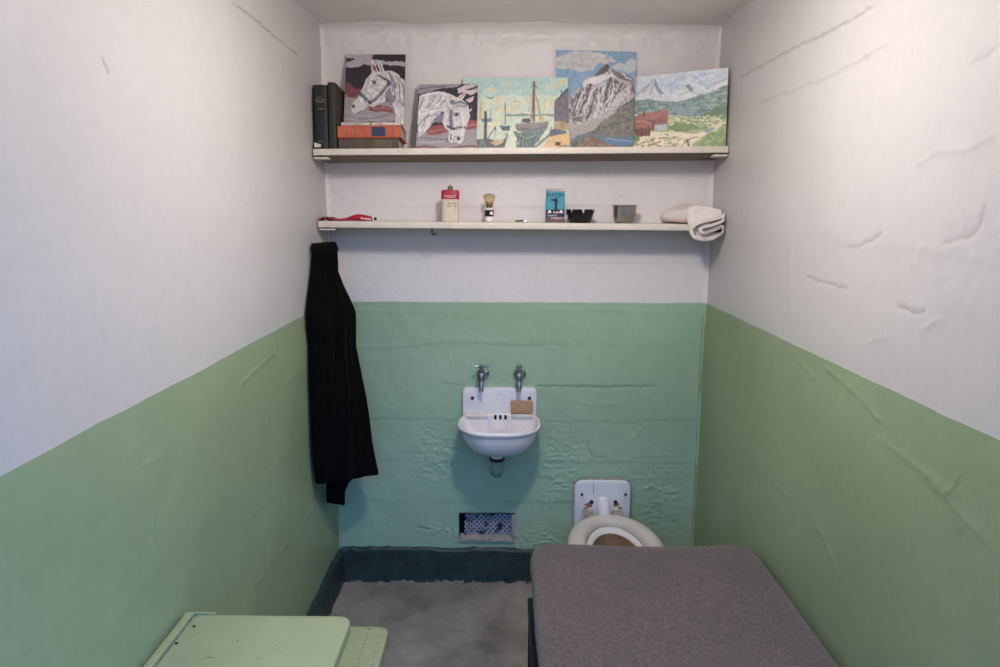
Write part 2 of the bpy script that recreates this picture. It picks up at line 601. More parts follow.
def back_fn(U, V):
    D = -.004 + .003 * fbm(U, V, 3, 1, 3) + .0008 * fbm(U, V, 18, 5, 4)
    crack_shade_spots = np.zeros_like(U)
    D += corner(U - .04) + corner(1.56 - U) + corner(ZC - V, .045)
    conv = lambda p: (p[0] + .8, p[2])
    L = lambda *p: px_line(p, 'y', 0, conv)
    lines = [
        (L((537, 386), (600, 387), (654, 386)), .004, -.003, .45), (L((345, 347), (420, 346)), .006, .0025, 0),
        (L((545, 422), (640, 424)), .004, -.002, .2), (L((350, 420), (455, 421)), .005, -.002, .15),
        (L((440, 384), (466, 385)), .004, -.002, .2), (L((345, 311), (460, 312)), .01, .0018, 0),
        (L((540, 309), (690, 312)), .008, .0018, 0), (L((545, 347), (555, 349)), .006, .003, 0),
        (L((445, 310), (452, 325), (444, 340)), .005, .002, 0), (L((448, 352), (456, 372), (450, 392)), .005, .0018, 0),
        (L((570, 398), (595, 406), (615, 404)), .005, .002, 0), (L((640, 430), (632, 440)), .006, .004, 0),
        (L((587, 443), (592, 458), (604, 458)), .004, -.003, .3), (L((632, 457), (672, 456)), .004, .003, 0),
        (L((640, 492), (652, 486), (660, 490)), .005, .005, .05), (L((632, 480), (640, 478)), .006, .005, 0),
        (L((655, 493), (685, 493)), .003, .003, 0), (L((660, 505), (659, 520)), .004, -.003, .2),
        (L((672, 515), (678, 512)), .006, .004, 0), (L((418, 528), (430, 530)), .005, -.005, .6),
        (L((400, 453), (440, 455)), .004, -.002, .2), (L((330, 180), (360, 176), (420, 178)), .008, .0025, 0),
        (L((470, 40), (500, 46), (560, 42), (620, 45)), .008, .003, 0), (L((640, 62), (690, 58)), .006, .0025, 0),
        (L((430, 235), (432, 258), (436, 290)), .004, -.0012, 0),
    ]
    D = streaks(U, V, D, crack_shade_spots, lines, .6)
    # form board seams
    for zz in (.37, .55, .74, .885, 1.06, 1.4, 1.62, 2.0):
        wz = zz + .006 * vnoise(U, V * 0, 4, int(zz * 100))
        D += .0012 * np.tanh((V - wz) / .004) * np.clip(vnoise(U, V * 0, 3, int(zz * 77)) + .4, 0, 1)
    rough = (blob(U, V, .8 - .33, .58, .09, .13) + blob(U, V, .8 - .30, .23, .13, .05) + blob(U, V, .8 + .20, .52, .11, .17)
             + blob(U, V, .8 + .62, .38, .12, .2) * .8 + blob(U, V, .8 + .1, .2, .2, .05))
    D += rough * (.0052 * np.abs(fbm(U, V * 1.7, 34, 21, 3)) + .0015 * fbm(U, V, 90, 33, 2))
    D += .003 * blob(U, V, .8 - .75, 1.7, .03, .4) * fbm(U, V, 22, 40, 3)
    D += .006 * np.exp(-((V - 2.255) / .04) ** 2) * np.abs(fbm(U, V, 16, 44, 3))
    spot = blob(U, V, at(452, 465, 'y', 0)[0] + .8, at(452, 465, 'y', 0)[2], .005, .005)
    spot = spot + blob(U, V, at(621, 202, 'y', 0)[0] + .8, 1.66, .003, .003)
    crack_shade_spots[:] = np.maximum(crack_shade_spots, .8 * np.clip(spot, 0, 1))
    k = np.clip((V - .02) / .05, 0, 1)
    return np.minimum(D, .05) * k, crack_shade_spots


wall('wall_back', (-.8, 0, 0), (1, 0, 0), (0, 0, 1), (0, -1, 0), 1.6, 2.34, .0045, back_fn, M['wall_back'], HOLE)


def side_fn(side):
    def fn(U, V):                               # u = distance from the back wall
        sd = 100 if side < 0 else 200
        D = -.005 + .003 * fbm(U, V, 2.5, sd, 3) + .0005 * fbm(U, V, 14, sd + 9, 4)
        crack_shade_spots = np.zeros_like(U)
        D += corner(U - .02) + corner(ZC - V, .02)
        xw = side * .76
        L = lambda *p: px_line(p, 'x', xw, lambda q: (-q[1], q[2]))
        if side < 0:
            lines = [
                (L((232, 0), (262, 24), (297, 54)), .004, -.004, .55), (L((98, 56), (104, 72)), .004, -.003, .55),
                (L((178, 5), (192, 18), (200, 28)), .006, .003, 0), (L((262, 53), (280, 58), (292, 80)), .006, .004, 0),
                (L((240, 390), (241, 384), (262, 366), (274, 356)), .007, .005, .08), (L((234, 430), (236, 398), (240, 386)), .006, .003, 0),
                (L((285, 385), (310, 366)), .006, .004, .05), (L((262, 480), (310, 430)), .005, .003, 0), (L((255, 588), (318, 505)), .006, .004, 0),
                (L((230, 540), (300, 470)), .005, .002, 0), (L((140, 470), (158, 458)), .006, .004, 0), (L((80, 345), (98, 330), (105, 340)), .006, .003, 0),
                (L((2, 366), (10, 385), (14, 410)), .006, .004, 0), (L((172, 440), (176, 450)), .006, .004, 0), (L((150, 510), (152, 560)), .006, .003, 0),
                (L((20, 655), (100, 590)), .008, .003, 0), (L((238, 455), (232, 540)), .005, .002, 0), (L((270, 100), (280, 130), (300, 115)), .01, .004, 0),
                (L((240, 210), (246, 200), (252, 192)), .008, .004, 0),
            ]
        else:
            lines = [
                (L((875, 4), (850, 20), (822, 34), (795, 47), (770, 60), (742, 76)), .005, -.005, .35), (L((891, 43), (830, 75), (760, 102)), .006, .004, .16),
                (L((920, 165), (945, 152), (970, 150), (1000, 135)), .006, .004, .1), (L((950, 243), (972, 238), (986, 222), (990, 205)), .006, -.004, .22),
                (L((850, 247), (862, 248), (884, 234)), .006, -.004, .25), (L((808, 278), (850, 290)), .004, -.003, .3), (L((902, 308), (918, 314), (928, 312)), .006, -.005, .3),
                (L((930, 330), (945, 322)), .006, .004, .08), (L((870, 345), (890, 340)), .005, .003, .08), (L((920, 265), (924, 252), (930, 246)), .005, .003, 0),
                (L((788, 220), (790, 270), (792, 345), (800, 362), (815, 380)), .007, .004, 0), (L((828, 370), (856, 392), (884, 424)), .006, .005, 0),
                (L((880, 0), (900, 2)), .005, .003, 0), (L((975, 62), (1000, 45)), .005, -.003, .2), (L((740, 450), (780, 490), (790, 500)), .006, .004, .04),
                (L((930, 480), (990, 545)), .008, .004, 0), (L((880, 440), (960, 500)), .008, .004, 0), (L((815, 525), (826, 545), (840, 580)), .008, .004, 0),
                (L((720, 170), (722, 240), (716, 300)), .006, .002, 0), (L((776, 90), (768, 118)), .01, .003, 0), (L((965, 480), (950, 500)), .005, .004, .2),
                (L((760, 440), (730, 420)), .006, .003, 0),
            ]
            D += blob(U, V, -at(975, 235, 'x', .76)[1], at(975, 235, 'x', .76)[2], .10, .10) * .0015 * np.abs(fbm(U, V, 26, 77, 3))
        D = streaks(U, V, D, crack_shade_spots, lines, .30)
        for zz in (.2, .42, .63, .86, 1.07, 1.3, 1.52, 1.75, 1.98):
            wz = zz + .008 * vnoise(U, V * 0, 3, sd + int(zz * 100))
            D += .0005 * np.tanh((V - wz) / .006) * np.clip(vnoise(U, V * 0, 2, sd + int(zz * 77)) + .3, 0, 1)
        D += .0012 * np.clip(fbm(U, V, 5, sd + 50, 3), 0, 1) * np.abs(fbm(U, V * .6, 20, sd + 60, 3))
        return np.minimum(D, .05), crack_shade_spots
    return fn


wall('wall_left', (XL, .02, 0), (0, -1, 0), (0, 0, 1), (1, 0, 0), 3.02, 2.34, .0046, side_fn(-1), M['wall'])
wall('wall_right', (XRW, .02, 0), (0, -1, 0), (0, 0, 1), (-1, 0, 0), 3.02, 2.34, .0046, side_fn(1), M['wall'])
wall('ceiling', (-.8, .03, ZC), (1, 0, 0), (0, -1, 0), (0, 0, -1), 1.6, 3.03, .02,
     lambda U, V: (.004 * fbm(U, V, 5, 300, 4), np.zeros_like(U)), M['ceiling'])
wall('floor', (-.8, .03, 0), (1, 0, 0), (0, -1, 0), (0, 0, 1), 1.6, 3.03, .02,
     lambda U, V: (.0008 * fbm(U, V, 6, 310, 4), np.zeros_like(U)), M['floor'])


def skirting(name, o, ud, nd, ul, seed, top=.160):
    def fn(U, V):
        e = top + .006 * vnoise(U, V * 0, 9, seed) + .003 * vnoise(U, V * 0, 40, seed + 1)
        t = np.clip((e - V) / .006, 0, 1)
        D = (.005 + .0024 * fbm(U, V, 12, seed + 3, 4)) * t - .03 * (1 - t)
        D = D + .014 * np.exp(-(V / .02) ** 2) * 0
        return D, np.zeros_like(U)
    return wall(name, o, ud, (0, 0, 1), nd, ul, .192, .006, fn, M['skirt'])


skirting('baseboard_back', (-.765, -.006, 0), (1, 0, 0), (0, -1, 0), 1.53, 400)
skirting('baseboard_left', (XL + .006, 0, 0), (0, -1, 0), (1, 0, 0), 3.0, 420)
skirting('baseboard_right', (XRW - .006, 0, 0), (0, -1, 0), (-1, 0, 0), 3.0, 440)


# ------------------------------------------------------------------ light: the bulb under the cell ceiling, daylight through the open front
bl = bpy.data.lights.new('ceiling_lamp', 'AREA')
bl.shape, bl.size = 'DISK', .14
bl.energy, bl.color = 6.5, (1.0, .92, .90)
bo = bpy.data.objects.new('ceiling_lamp', bl)
bo.location = (.05, -1.26, 2.21)
COL.objects.link(bo)
bl = bpy.data.lights.new('ceiling_bulb', 'POINT')
bl.energy, bl.color, bl.shadow_soft_size = 17.0, (1.0, .92, .90), .06
bo = bpy.data.objects.new('ceiling_bulb', bl)
bo.location = (.05, -1.26, 2.15)
COL.objects.link(bo)

wd = bpy.data.worlds.new('daylight')
SC.world = wd
wd.use_nodes = True
bg = wd.node_tree.nodes['Background']
wt = wd.node_tree
tc = wt.nodes.new('ShaderNodeTexCoord')
sx_ = wt.nodes.new('ShaderNodeSeparateXYZ')
wt.links.new(tc.outputs['Generated'], sx_.inputs[0])


def ranged(sock, lo, hi, a, b_):
    mr = wt.nodes.new('ShaderNodeMapRange')
    mr.interpolation_type = 'SMOOTHSTEP'
    wt.links.new(sock, mr.inputs['Value'])
    for k_, v_ in (('From Min', lo), ('From Max', hi), ('To Min', a), ('To Max', b_)):
        mr.inputs[k_].default_value = v_
    return mr.outputs['Result']


# the corridor is lit by tall windows, high up and off to the right
cr = wt.nodes.new('ShaderNodeMix')
cr.data_type = 'RGBA'
wt.links.new(ranged(sx_.outputs['Z'], -.02, .36, 0, 1), cr.inputs[0])
cr.inputs[6].default_value = (.28, .33, .40, 1)
cr.inputs[7].default_value = (.50, 1.75, 4.6, 1)
sc_ = wt.nodes.new('ShaderNodeVectorMath')
sc_.operation = 'SCALE'
wt.links.new(cr.outputs[2], sc_.inputs[0])
wt.links.new(ranged(sx_.outputs['X'], -.6, .6, .45, 1.5), sc_.inputs['Scale'])
wt.links.new(sc_.outputs[0], bg.inputs[0])
bg.inputs[1].default_value = 1.0
pl = bpy.data.lights.new('cell_front_portal', 'AREA')
pl.shape, pl.size, pl.size_y = 'RECTANGLE', 1.56, 2.34
pl.cycles.is_portal = True
po = bpy.data.objects.new('cell_front_portal', pl)
po.location = (0, -3.0, 1.15)
po.rotation_euler = (PI / 2, 0, 0)
COL.objects.link(po)

SC.view_settings.view_transform = 'Standard'
SC.view_settings.look = 'None'
SC.view_settings.gamma = 1
SC.view_settings.use_curve_mapping = False
SC.view_settings.exposure = 0.07
SC.cycles.max_bounces = 10
SC.cycles.diffuse_bounces = 6

# ------------------------------------------------------------------ shelves
SH = Matrix.Translation((0, -.197, 1.8295)) @ Matrix.Rotation(-.0095, 4, 'Y') @ Matrix.Rotation(math.radians(-4.0), 4, 'X')   # frame of the upper shelf: its top front edge


def shelf(name, label, xf, depth, thick, drop, xa, xb):
    t = thing(name, (0, 0, 0), label, 'shelf', None, xf)
    b = B().box(xa, xb, 0, depth, -thick * .55, 0, .0025)
    obj('board', b, M['shelf_white'], t, xf)
    return t


us = shelf('wooden_shelf', 'upper cream painted wooden shelf carrying the books and paintings', SH, .19, .024, 0, -.757, .757)
obj('underside', B().box(-.756, .756, .001, .19, -.024, -.0125, .001), M['wood'], us, SH, label='bare brown wood underside')
obj('front_edge', B().box(-.757, .757, -.004, .002, -.0225, .0004, .0015), M['shelf_white'], us, SH)
for s in (-1, 1):
    obj('bracket', B().box(*sorted((s * .757, s * (.757 - .052))), 0.004, .045, -.034, -.0275, .0015), M['shelf_white'], us, SH)

LS = Matrix.Translation((0, -.170, 1.5585)) @ Matrix.Rotation(.0045, 4, 'Y')                # frame of the lower shelf
ls = shelf('wooden_shelf', 'lower cream painted wooden shelf carrying the toiletries and towel', LS, .166, .024, 0, -.757, .757)
obj('underside', B().box(-.756, .756, .001, .166, -.024, -.0125, .001), M['wood'], ls, LS, label='bare brown wood underside')
obj('front_edge', B().box(-.757, .757, -.004, .002, -.0235, .0004, .0015), M['shelf_white'], ls, LS)
obj('bracket', B().box(-.757, -.695, .004, .045, -.034, -.0275, .0015), M['shelf_white'], ls, LS)
obj('bracket', B().box(.70, .757, .004, .045, -.034, -.0275, .0015), M['shelf_white'], ls, LS)
hk = at(432, 229, 'y', -.15)
obj('hook', B().tube([(hk[0], -.15, 1.537), (hk[0], -.15, 1.518), (hk[0] + .004, -.154, 1.512), (hk[0] + .012, -.16, 1.513), (hk[0] + .014, -.162, 1.52)], .0028, 8)
    .lathe([(.007, -.002), (.007, .003)], (hk[0], -.15, 1.5345), 12), M['bolt'], ls, label='small dark screw hook under the board')


def on_lower(x):
    return 1.5592 - .0045 * x


# ------------------------------------------------------------------ books (local frame of the upper shelf)
def book(name, label, x0, x1, z0, z1, y0, depth, cover, upright, page_m='pages', inset=.003, board=.003, rnd=.35):
    """spine faces the cell front; upright: thickness along x, else along z"""
    t = thing(name, ((x0 + x1) / 2, y0 + depth / 2, z0), label, 'book', 'books on the upper shelf', SH)
    b = B()
    if upright:
        w = x1 - x0
        out = [(x0, y0 + depth), (x0, y0 + .006)]
        for k in range(9):
            a = PI * k / 8
            out.append(((x0 + x1) / 2 - w / 2 * math.cos(a), y0 + .006 - .006 * math.sin(a)))
        out += [(x1, y0 + depth), (x1 - board, y0 + depth), (x1 - board, y0 + .009), (x0 + board, y0 + .009), (x0 + board, y0 + depth)]
        b.loft([[(p[0], p[1], z0) for p in out], [(p[0], p[1], z1) for p in out]])
        pg = B().box(x0 + board, x1 - board, y0 + .008, y0 + depth - inset, z0 + inset, z1 - inset)
    else:
        h = z1 - z0
        out = [(z0, y0 + depth), (z0, y0 + .005)]
        for k in range(9):
            a = PI * k / 8
            out.append(((z0 + z1) / 2 - h / 2 * math.cos(a), y0 + .005 - .005 * math.sin(a)))
        out += [(z1, y0 + depth), (z1 - board, y0 + depth), (z1 - board, y0 + .008), (z0 + board, y0 + .008), (z0 + board, y0 + depth)]
        b.loft([[(x0, p[1], p[0]) for p in out], [(x1, p[1], p[0]) for p in out]])
        pg = B().box(x0 + inset, x1 - inset, y0 + .007, y0 + depth - inset, z0 + board, z1 - board)
    obj('cover', b, M[cover], t, SH)
    obj('pages', pg, M[page_m], t, SH, label='aged page edges')
    return t


def marks(b, x0, x1, z, h, y, n, vert=False):
    """a run of small worn letter strokes"""
    w = (x1 - x0) / n
    for k in range(n):
        if random.random() < .12:
            continue
        a = x0 + k * w
        b.box(a, a + w * .62, y - .0006, y + .0005, z - h / 2 * random.uniform(.6, 1), z + h / 2 * random.uniform(.6, 1))
    return b


bk = book('book', 'tall black book with gold spine lettering against the left wall', -.7555, -.704, .0008, .231, .012, .15, 'black_cover', True)
for xa_, xb_, za_, n_ in ((-.742, -.716, .186, 6), (-.748, -.711, .178, 9), (-.743, -.716, .170, 7), (-.742, -.718, .145, 6), (-.738, -.718, .030, 5)):
    obj('spine_lettering', marks(B(), xa_, xb_, za_, .0046, .0105, n_), M['gold'], bk, SH, smooth=False, label='worn gold lettering')
obj('spine_label', B().add([(-.755, .0095, .008), (-.732, .0052, .008), (-.729, .0051, .017), (-.755, .0095, .026), (-.755, .0108, .008), (-.732, .0066, .008), (-.729, .0066, .017), (-.755, .0108, .026)],
    [(0, 1, 2, 3), (7, 6, 5, 4), (0, 4, 5, 1), (1, 5, 6, 2), (2, 6, 7, 3), (3, 7, 4, 0)]), M['paper'], bk, SH, smooth=False, label='torn white paper scrap at the spine foot')
book('book', 'dark brown upright book between the black book and the orange one', -.7005, -.672, .0008, .238, .006, .158, 'olive_cover', True)
XB0, XB1 = -.666, -.440
bb_ = book('book', 'thick brown book lying at the bottom of the stack', XB0, XB1 - .006, .0008, .040, .012, .15, 'brown_cover', False)
for k in range(9):
    xx = XB0 + .13 + k * .008
    obj('spine_line', B().box(xx, xx + .0012, .0112, .0140, .008, .033), M['gold'], bb_, SH, smooth=False)
bo_ = book('book', 'orange clothbound book with navy spine label in the lying stack', XB0 - .002, XB1 + .004, .0408, .0845, .008, .15, 'orange_cover', False)
obj('spine_label', B().box(XB0 + .124, XB0 + .172, .0072, .0100, .047, .079), M['navy'], bo_, SH, smooth=False, label='navy blue title label')
for xx in (.03, .06, .094, .118, .176, .20):
    obj('spine_line', B().box(XB0 + xx, XB0 + xx + .0012, .0073, .0100, .046, .079), M['brown_cover'], bo_, SH, smooth=False)
bc = book('book', 'thin cream booklet on top of the orange book', XB0 + .012, XB1, .0852, .0965, .010, .145, 'cream_cover', False, board=.0012, inset=.002)
obj('spine_lettering', marks(B(), XB0 + .02, XB0 + .10, .0905, .0040, .0098, 16), M['dark_print'], bc, SH, smooth=False, label='small dark spine lettering')
obj('spine_lettering', marks(B(), XB0 + .13, XB0 + .17, .0905, .0050, .0098, 9), M['dark_print'], bc, SH, smooth=False, label='small dark spine lettering')
obj('spine_mark', B().box(XB0 + .116, XB0 + .124, .0092, .0112, .0870, .0950), M['gold'], bc, SH, smooth=False, label='yellow patch on the spine')


# ------------------------------------------------------------------ paintings
class Paint:
    """a small picture surface painted with polygons and brush strokes, in the pixel frame of one picture"""

    def __init__(s, quad, n=(150, 170), bg=(128, 128, 128), gain=1.0, seed=1, sat=1.):
        s.sat = sat
        (s.tl, s.tr, s.br, s.bl), s.gain, s.seed = quad, gain, seed
        s.nu, s.nv = n
        u, v = np.meshgrid(np.linspace(0, 1, n[0]), np.linspace(0, 1, n[1]), indexing='ij')
        s.u, s.v = u, v
        tl, tr, br, bl = (np.array(q, float) for q in quad)
        P = (tl * ((1 - u) * (1 - v))[..., None] + tr * (u * (1 - v))[..., None] + br * (u * v)[..., None] + bl * ((1 - u) * v)[..., None])
        s.x, s.y = P[..., 0], P[..., 1]
        sc = 6 / max(abs(tr[0] - tl[0]), 1)
        s.sc = sc
        s.c = np.zeros(u.shape + (3,)) + np.array(bg, float)
        s.k = 0

    def jit(s, amp):
        s.k += 1
        return amp * fbm(s.x, s.y, s.sc * 2.2, s.seed * 50 + s.k, 3), amp * fbm(s.x, s.y, s.sc * 2.2, s.seed * 50 + s.k + 25, 3)

    def blend(s, mk, col, a):
        mk = (mk * a)[..., None]
        s.c = s.c * (1 - mk) + np.array(col, float) * mk

    def poly(s, pts, col, a=1., j=4):
        dx, dy = s.jit(j)
        x, y = s.x + dx, s.y + dy
        ins = np.zeros(x.shape, bool)
        q = pts[-1]
        for p in pts:
            c = (p[1] > y) != (q[1] > y)
            with np.errstate(divide='ignore', invalid='ignore'):
                xi = (q[0] - p[0]) * (y - p[1]) / (q[1] - p[1] + 1e-9) + p[0]
            ins ^= c & (x < xi)
            q = p
        s.blend(ins.astype(float), col, a)
        return s

    def line(s, pts, w, col, a=1., j=2):
        dx, dy = s.jit(j)
        d = segdist(s.x + dx, s.y + dy, pts)
        return_d = np.minimum(d, 9e9)
        # segdist starts from a cap of 9 units, so measure in scaled units
        d = segdist((s.x + dx) / 1000, (s.y + dy) / 1000, [(p[0] / 1000, p[1] / 1000) for p in pts]) * 1000
        s.blend(np.clip(1.35 - d / (w / 2), 0, 1), col, a)
        return s

    def spot(s, x, y, rx, ry, col, a=1.):
        s.blend(np.exp(-(((s.x - x) / rx) ** 2 + ((s.y - y) / ry) ** 2) ** 1.5), col, a)
        return s

    def patch(s, pts, col, thr=.0, scale=1., a=.8, st=(1, 1)):
        """broken paint inside a polygon"""
        s.k += 1
        keep = fbm(s.x * st[0], s.y * st[1], s.sc * 3 * scale, s.seed * 70 + s.k, 4) > thr
        before = s.c.copy()
        s.poly(pts, col, a)
        s.c = np.where(keep[..., None], s.c, before)
        return s

    def out(s):
        g_ = s.c.mean(-1, keepdims=True)
        c = g_ + (s.c - g_) * s.sat
        c = c + 9 * fbm(s.x, s.y * .7, s.sc * 9, s.seed + 900, 3)[..., None]
        c = np.clip(c, 0, 255) / 255
        l = np.where(c <= .04045, c / 12.92, ((c + .055) / 1.055) ** 2.4)
        return np.clip(l * s.gain, 0, .9)


def shelf_z(x, y):
    # top surface height of the tilted shelf at world depth y
    return 1.8295 - math.tan(math.radians(4.0)) * (y + .197) + .0095 * x


def painting(label, corners, paint, lift=.003, thick=.006, frame_col='board_edge'):
    """corners: (px, y-depth) for bottom left/right on the shelf, (px, py, y-depth) for the top corners"""
    (tlx, tly, tld), (trx, try_, trd), (brx, brd, bru), (blx, bld, blu) = corners

    def bottom(px, d, up):
        py = 145
        for _ in range(8):                      # slide along the image column until the point is on the shelf
            p = at(px, py, 'y', d)
            z = shelf_z(p[0], d) + lift + up
            py += (p[2] - z) * 270
        return np.array([p[0], d, z])
    TL, TR, BR, BL = at(tlx, tly, 'y', tld), at(trx, try_, 'y', trd), bottom(brx, brd, bru), bottom(blx, bld, blu)
    n = np.cross(TR - BL, TL - BR)
    n = n / np.linalg.norm(n)
    if n[1] > 0:
        n = -n                                   # towards the cell
    # a leaning board touches the shelf with its back lower edge
    up = np.array([0, 0, 1.])
    base = (BL + BR) / 2
    t = thing('painting', base, label, 'painting', 'paintings on the upper shelf')
    nu, nv = paint.nu, paint.nv
    c = paint.out()
    u, v = paint.u, paint.v
    P = (TL * ((1 - u) * (1 - v))[..., None] + TR * (u * (1 - v))[..., None] + BR * (u * v)[..., None] + BL * ((1 - u) * v)[..., None])
    P = P + n * .0006
    idx = np.arange(nu * nv).reshape(nu, nv)
    q = np.stack([idx[:-1, :-1], idx[:-1, 1:], idx[1:, 1:], idx[1:, :-1]], -1).reshape(-1, 4)
    b = B()
    b.v = [tuple(p) for p in P.reshape(-1, 3)]
    b.f = [tuple(int(i) for i in f) for f in q]
    o = obj('picture', b, M['picture'], t, recalc=False, angle=180)
    a = o.data.attributes.new('paint', 'FLOAT_COLOR', 'POINT')
    a.data.foreach_set('color', np.concatenate([c, np.ones(c.shape[:2] + (1,))], -1).astype(np.float32).reshape(-1))
    k = 16
    bu, bv = np.meshgrid(np.linspace(0, 1, k), np.linspace(0, 1, k), indexing='ij')
    G = (TL * ((1 - bu) * (1 - bv))[..., None] + TR * (bu * (1 - bv))[..., None] + BR * (bu * bv)[..., None] + BL * ((1 - bu) * bv)[..., None])
    bd = B()
    bd.v = [tuple(p) for p in G.reshape(-1, 3)] + [tuple(p - n * thick) for p in G.reshape(-1, 3)]
    for i in range(k - 1):
        for j in range(k - 1):
            f = (i * k + j, (i + 1) * k + j, (i + 1) * k + j + 1, i * k + j + 1)
            bd.f += [f, tuple(q + k * k for q in f[::-1])]
    rim = [i * k for i in range(k)] + [(k - 1) * k + j for j in range(1, k)] + [i * k + k - 1 for i in range(k - 2, -1, -1)] + [j for j in range(k - 2, 0, -1)]
    for e0, e1 in zip(rim, rim[1:] + rim[:1]):
        bd.f.append((e0, e1, e1 + k * k, e0 + k * k))
    obj('board', bd, M[frame_col], t, smooth=False)
    return t


GN = 1.28
# --- white horse looking left
p = Paint([(55, 58), (560, 62), (545, 622), (25, 615)], bg=(50, 42, 50), gain=GN, seed=1, sat=.9)
p.poly([(40, 50), (255, 50), (262, 110), (140, 95), (40, 85)], (176, 162, 170), 1, 8)
p.poly([(40, 120), (150, 95), (280, 105), (400, 118), (480, 110), (580, 125), (580, 158), (470, 150), (330, 135), (200, 140), (140, 158), (40, 160)], (172, 164, 172), 1, 8)
p.poly([(40, 85), (110, 88), (130, 100), (60, 116), (40, 118)], (62, 52, 60), 1, 6)
p.poly([(262, 50), (290, 50), (270, 115), (255, 110)], (196, 150, 150), .9)
p.poly([(20, 310), (70, 285), (120, 320), (180, 350), (120, 420), (60, 440), (20, 400)], (122, 66, 72), 1, 10)
p.poly([(0, 395), (60, 405), (110, 400), (200, 430), (420, 440), (560, 450), (560, 640), (0, 640)], (150, 142, 146), 1, 8)
p.line([(30, 370), (70, 405), (130, 402)], 10, (190, 160, 158), .8)
p.poly([(240, 470), (330, 465), (430, 480), (480, 500), (480, 530), (400, 520), (250, 510)], (132, 76, 76), 1, 8)
p.line([(290, 490), (360, 486), (430, 498)], 9, (190, 120, 116), .9)
p.line([(30, 500), (140, 540), (260, 552)], 16, (170, 164, 166), .7)
p.line([(160, 572), (330, 560), (460, 530), (560, 500)], 8, (110, 98, 102), .8)
p.line([(20, 600), (120, 606), (250, 596), (380, 606), (480, 596), (560, 606)], 16, (74, 58, 62), .9)
p.line([(20, 560), (180, 585), (340, 580)], 12, (176, 168, 170), .7)
CR, GR, DK = (205, 199, 196), (150, 146, 150), (70, 66, 72)
p.poly([(330, 205), (400, 190), (445, 190), (500, 225), (555, 275), (556, 640), (470, 620), (480, 560), (460, 500), (440, 420), (350, 330)], CR, 1, 5)
p.poly([(270, 205), (330, 190), (390, 240), (430, 320), (425, 400), (380, 440), (330, 452), (285, 478), (250, 466), (200, 492), (178, 522), (138, 532), (100, 512), (88, 470), (120, 425), (170, 380), (200, 330), (218, 270)], CR, 1, 4)
p.patch([(225, 270), (330, 200), (425, 320), (425, 400), (300, 470), (180, 480), (120, 440)], (166, 162, 166), .15, 1.3, .55, (1, .8))
p.patch([(340, 210), (445, 195), (555, 280), (555, 620), (470, 610), (440, 420)], (160, 156, 162), .1, 1.6, .6, (1.6, .7))
p.patch([(225, 270), (330, 200), (425, 320), (300, 470), (120, 440)], (232, 228, 224), .3, 1.5, .6, (1, .8))
p.line([(240, 262), (215, 330), (150, 400)], 26, (176, 172, 176), .6)
p.line([(300, 300), (340, 300), (380, 330)], 16, (168, 164, 170), .6)
p.line([(200, 420), (240, 470), (210, 490)], 14, (160, 152, 156), .7)
p.poly([(258, 110), (280, 104), (308, 150), (325, 190), (275, 208)], CR, 1, 3)
p.poly([(310, 100), (345, 118), (388, 212), (350, 214), (330, 170)], CR, 1, 3)
p.poly([(275, 135), (300, 150), (312, 190), (285, 196)], (110, 78, 84), .9, 3)
p.line([(340, 130), (360, 205)], 8, (80, 66, 72), .8)
p.line([(262, 105), (268, 190)], 8, (200, 156, 152), .8)
p.poly([(385, 360), (430, 330), (470, 430), (440, 470), (390, 420)], (128, 124, 132), .9, 6)
p.line([(395, 400), (440, 460), (470, 540), (470, 600)], 14, (120, 118, 126), .8)
p.line([(165, 368), (205, 395), (250, 440)], 24, (52, 58, 68), 1)
p.line([(180, 378), (212, 402), (240, 428)], 7, (160, 166, 172), .8)
p.line([(255, 446), (300, 415), (350, 370), (395, 320), (425, 285)], 24, (58, 64, 76), 1)
p.line([(270, 436), (330, 388), (400, 312)], 7, (186, 188, 190), .9)
for k in range(7):
    q = k / 6
    p.line([(275 + 130 * q, 425 - 122 * q), (290 + 130 * q, 437 - 122 * q)], 5, (60, 62, 70), .8)
p.line([(335, 228), (370, 250), (400, 262), (430, 300)], 18, (64, 70, 82), .9)
p.spot(293, 284, 16, 12, (48, 40, 46))
p.line([(270, 268), (300, 272), (322, 262)], 7, (96, 90, 96), .9)
p.spot(112, 470, 13, 14, (50, 42, 48))
p.line([(130, 530), (165, 515), (185, 505)], 9, (90, 82, 88), .9)
p.line([(215, 260), (190, 340), (110, 440)], 8, (120, 118, 124), .6)
p.line([(330, 320), (270, 380), (200, 470)], 8, (176, 172, 174), .8)
for a, b_, c in (((420, 215), (470, 300), (470, 400)), ((450, 215), (505, 290), (515, 430)), ((480, 235), (545, 330), (550, 420)), ((430, 240), (450, 300), (445, 350)), ((500, 260), (535, 380), (540, 480)), ((470, 400), (500, 440), (550, 470)), ((410, 200), (450, 240), (480, 330))):
    p.line([a, b_, c], 8, (96, 92, 100), .85, 4)
p.line([(440, 200), (520, 300), (535, 420)], 9, (236, 232, 228), .9)
p.line([(230, 250), (212, 300), (180, 350)], 10, (232, 228, 224), .8)
painting('upright painting of a white horse facing left standing on the book stack', [(346.5, 54.5, -.022), (405.5, 54.5, -.022), (403.5, -.105, 0), (343.5, -.105, 0)], p, lift=.1005)

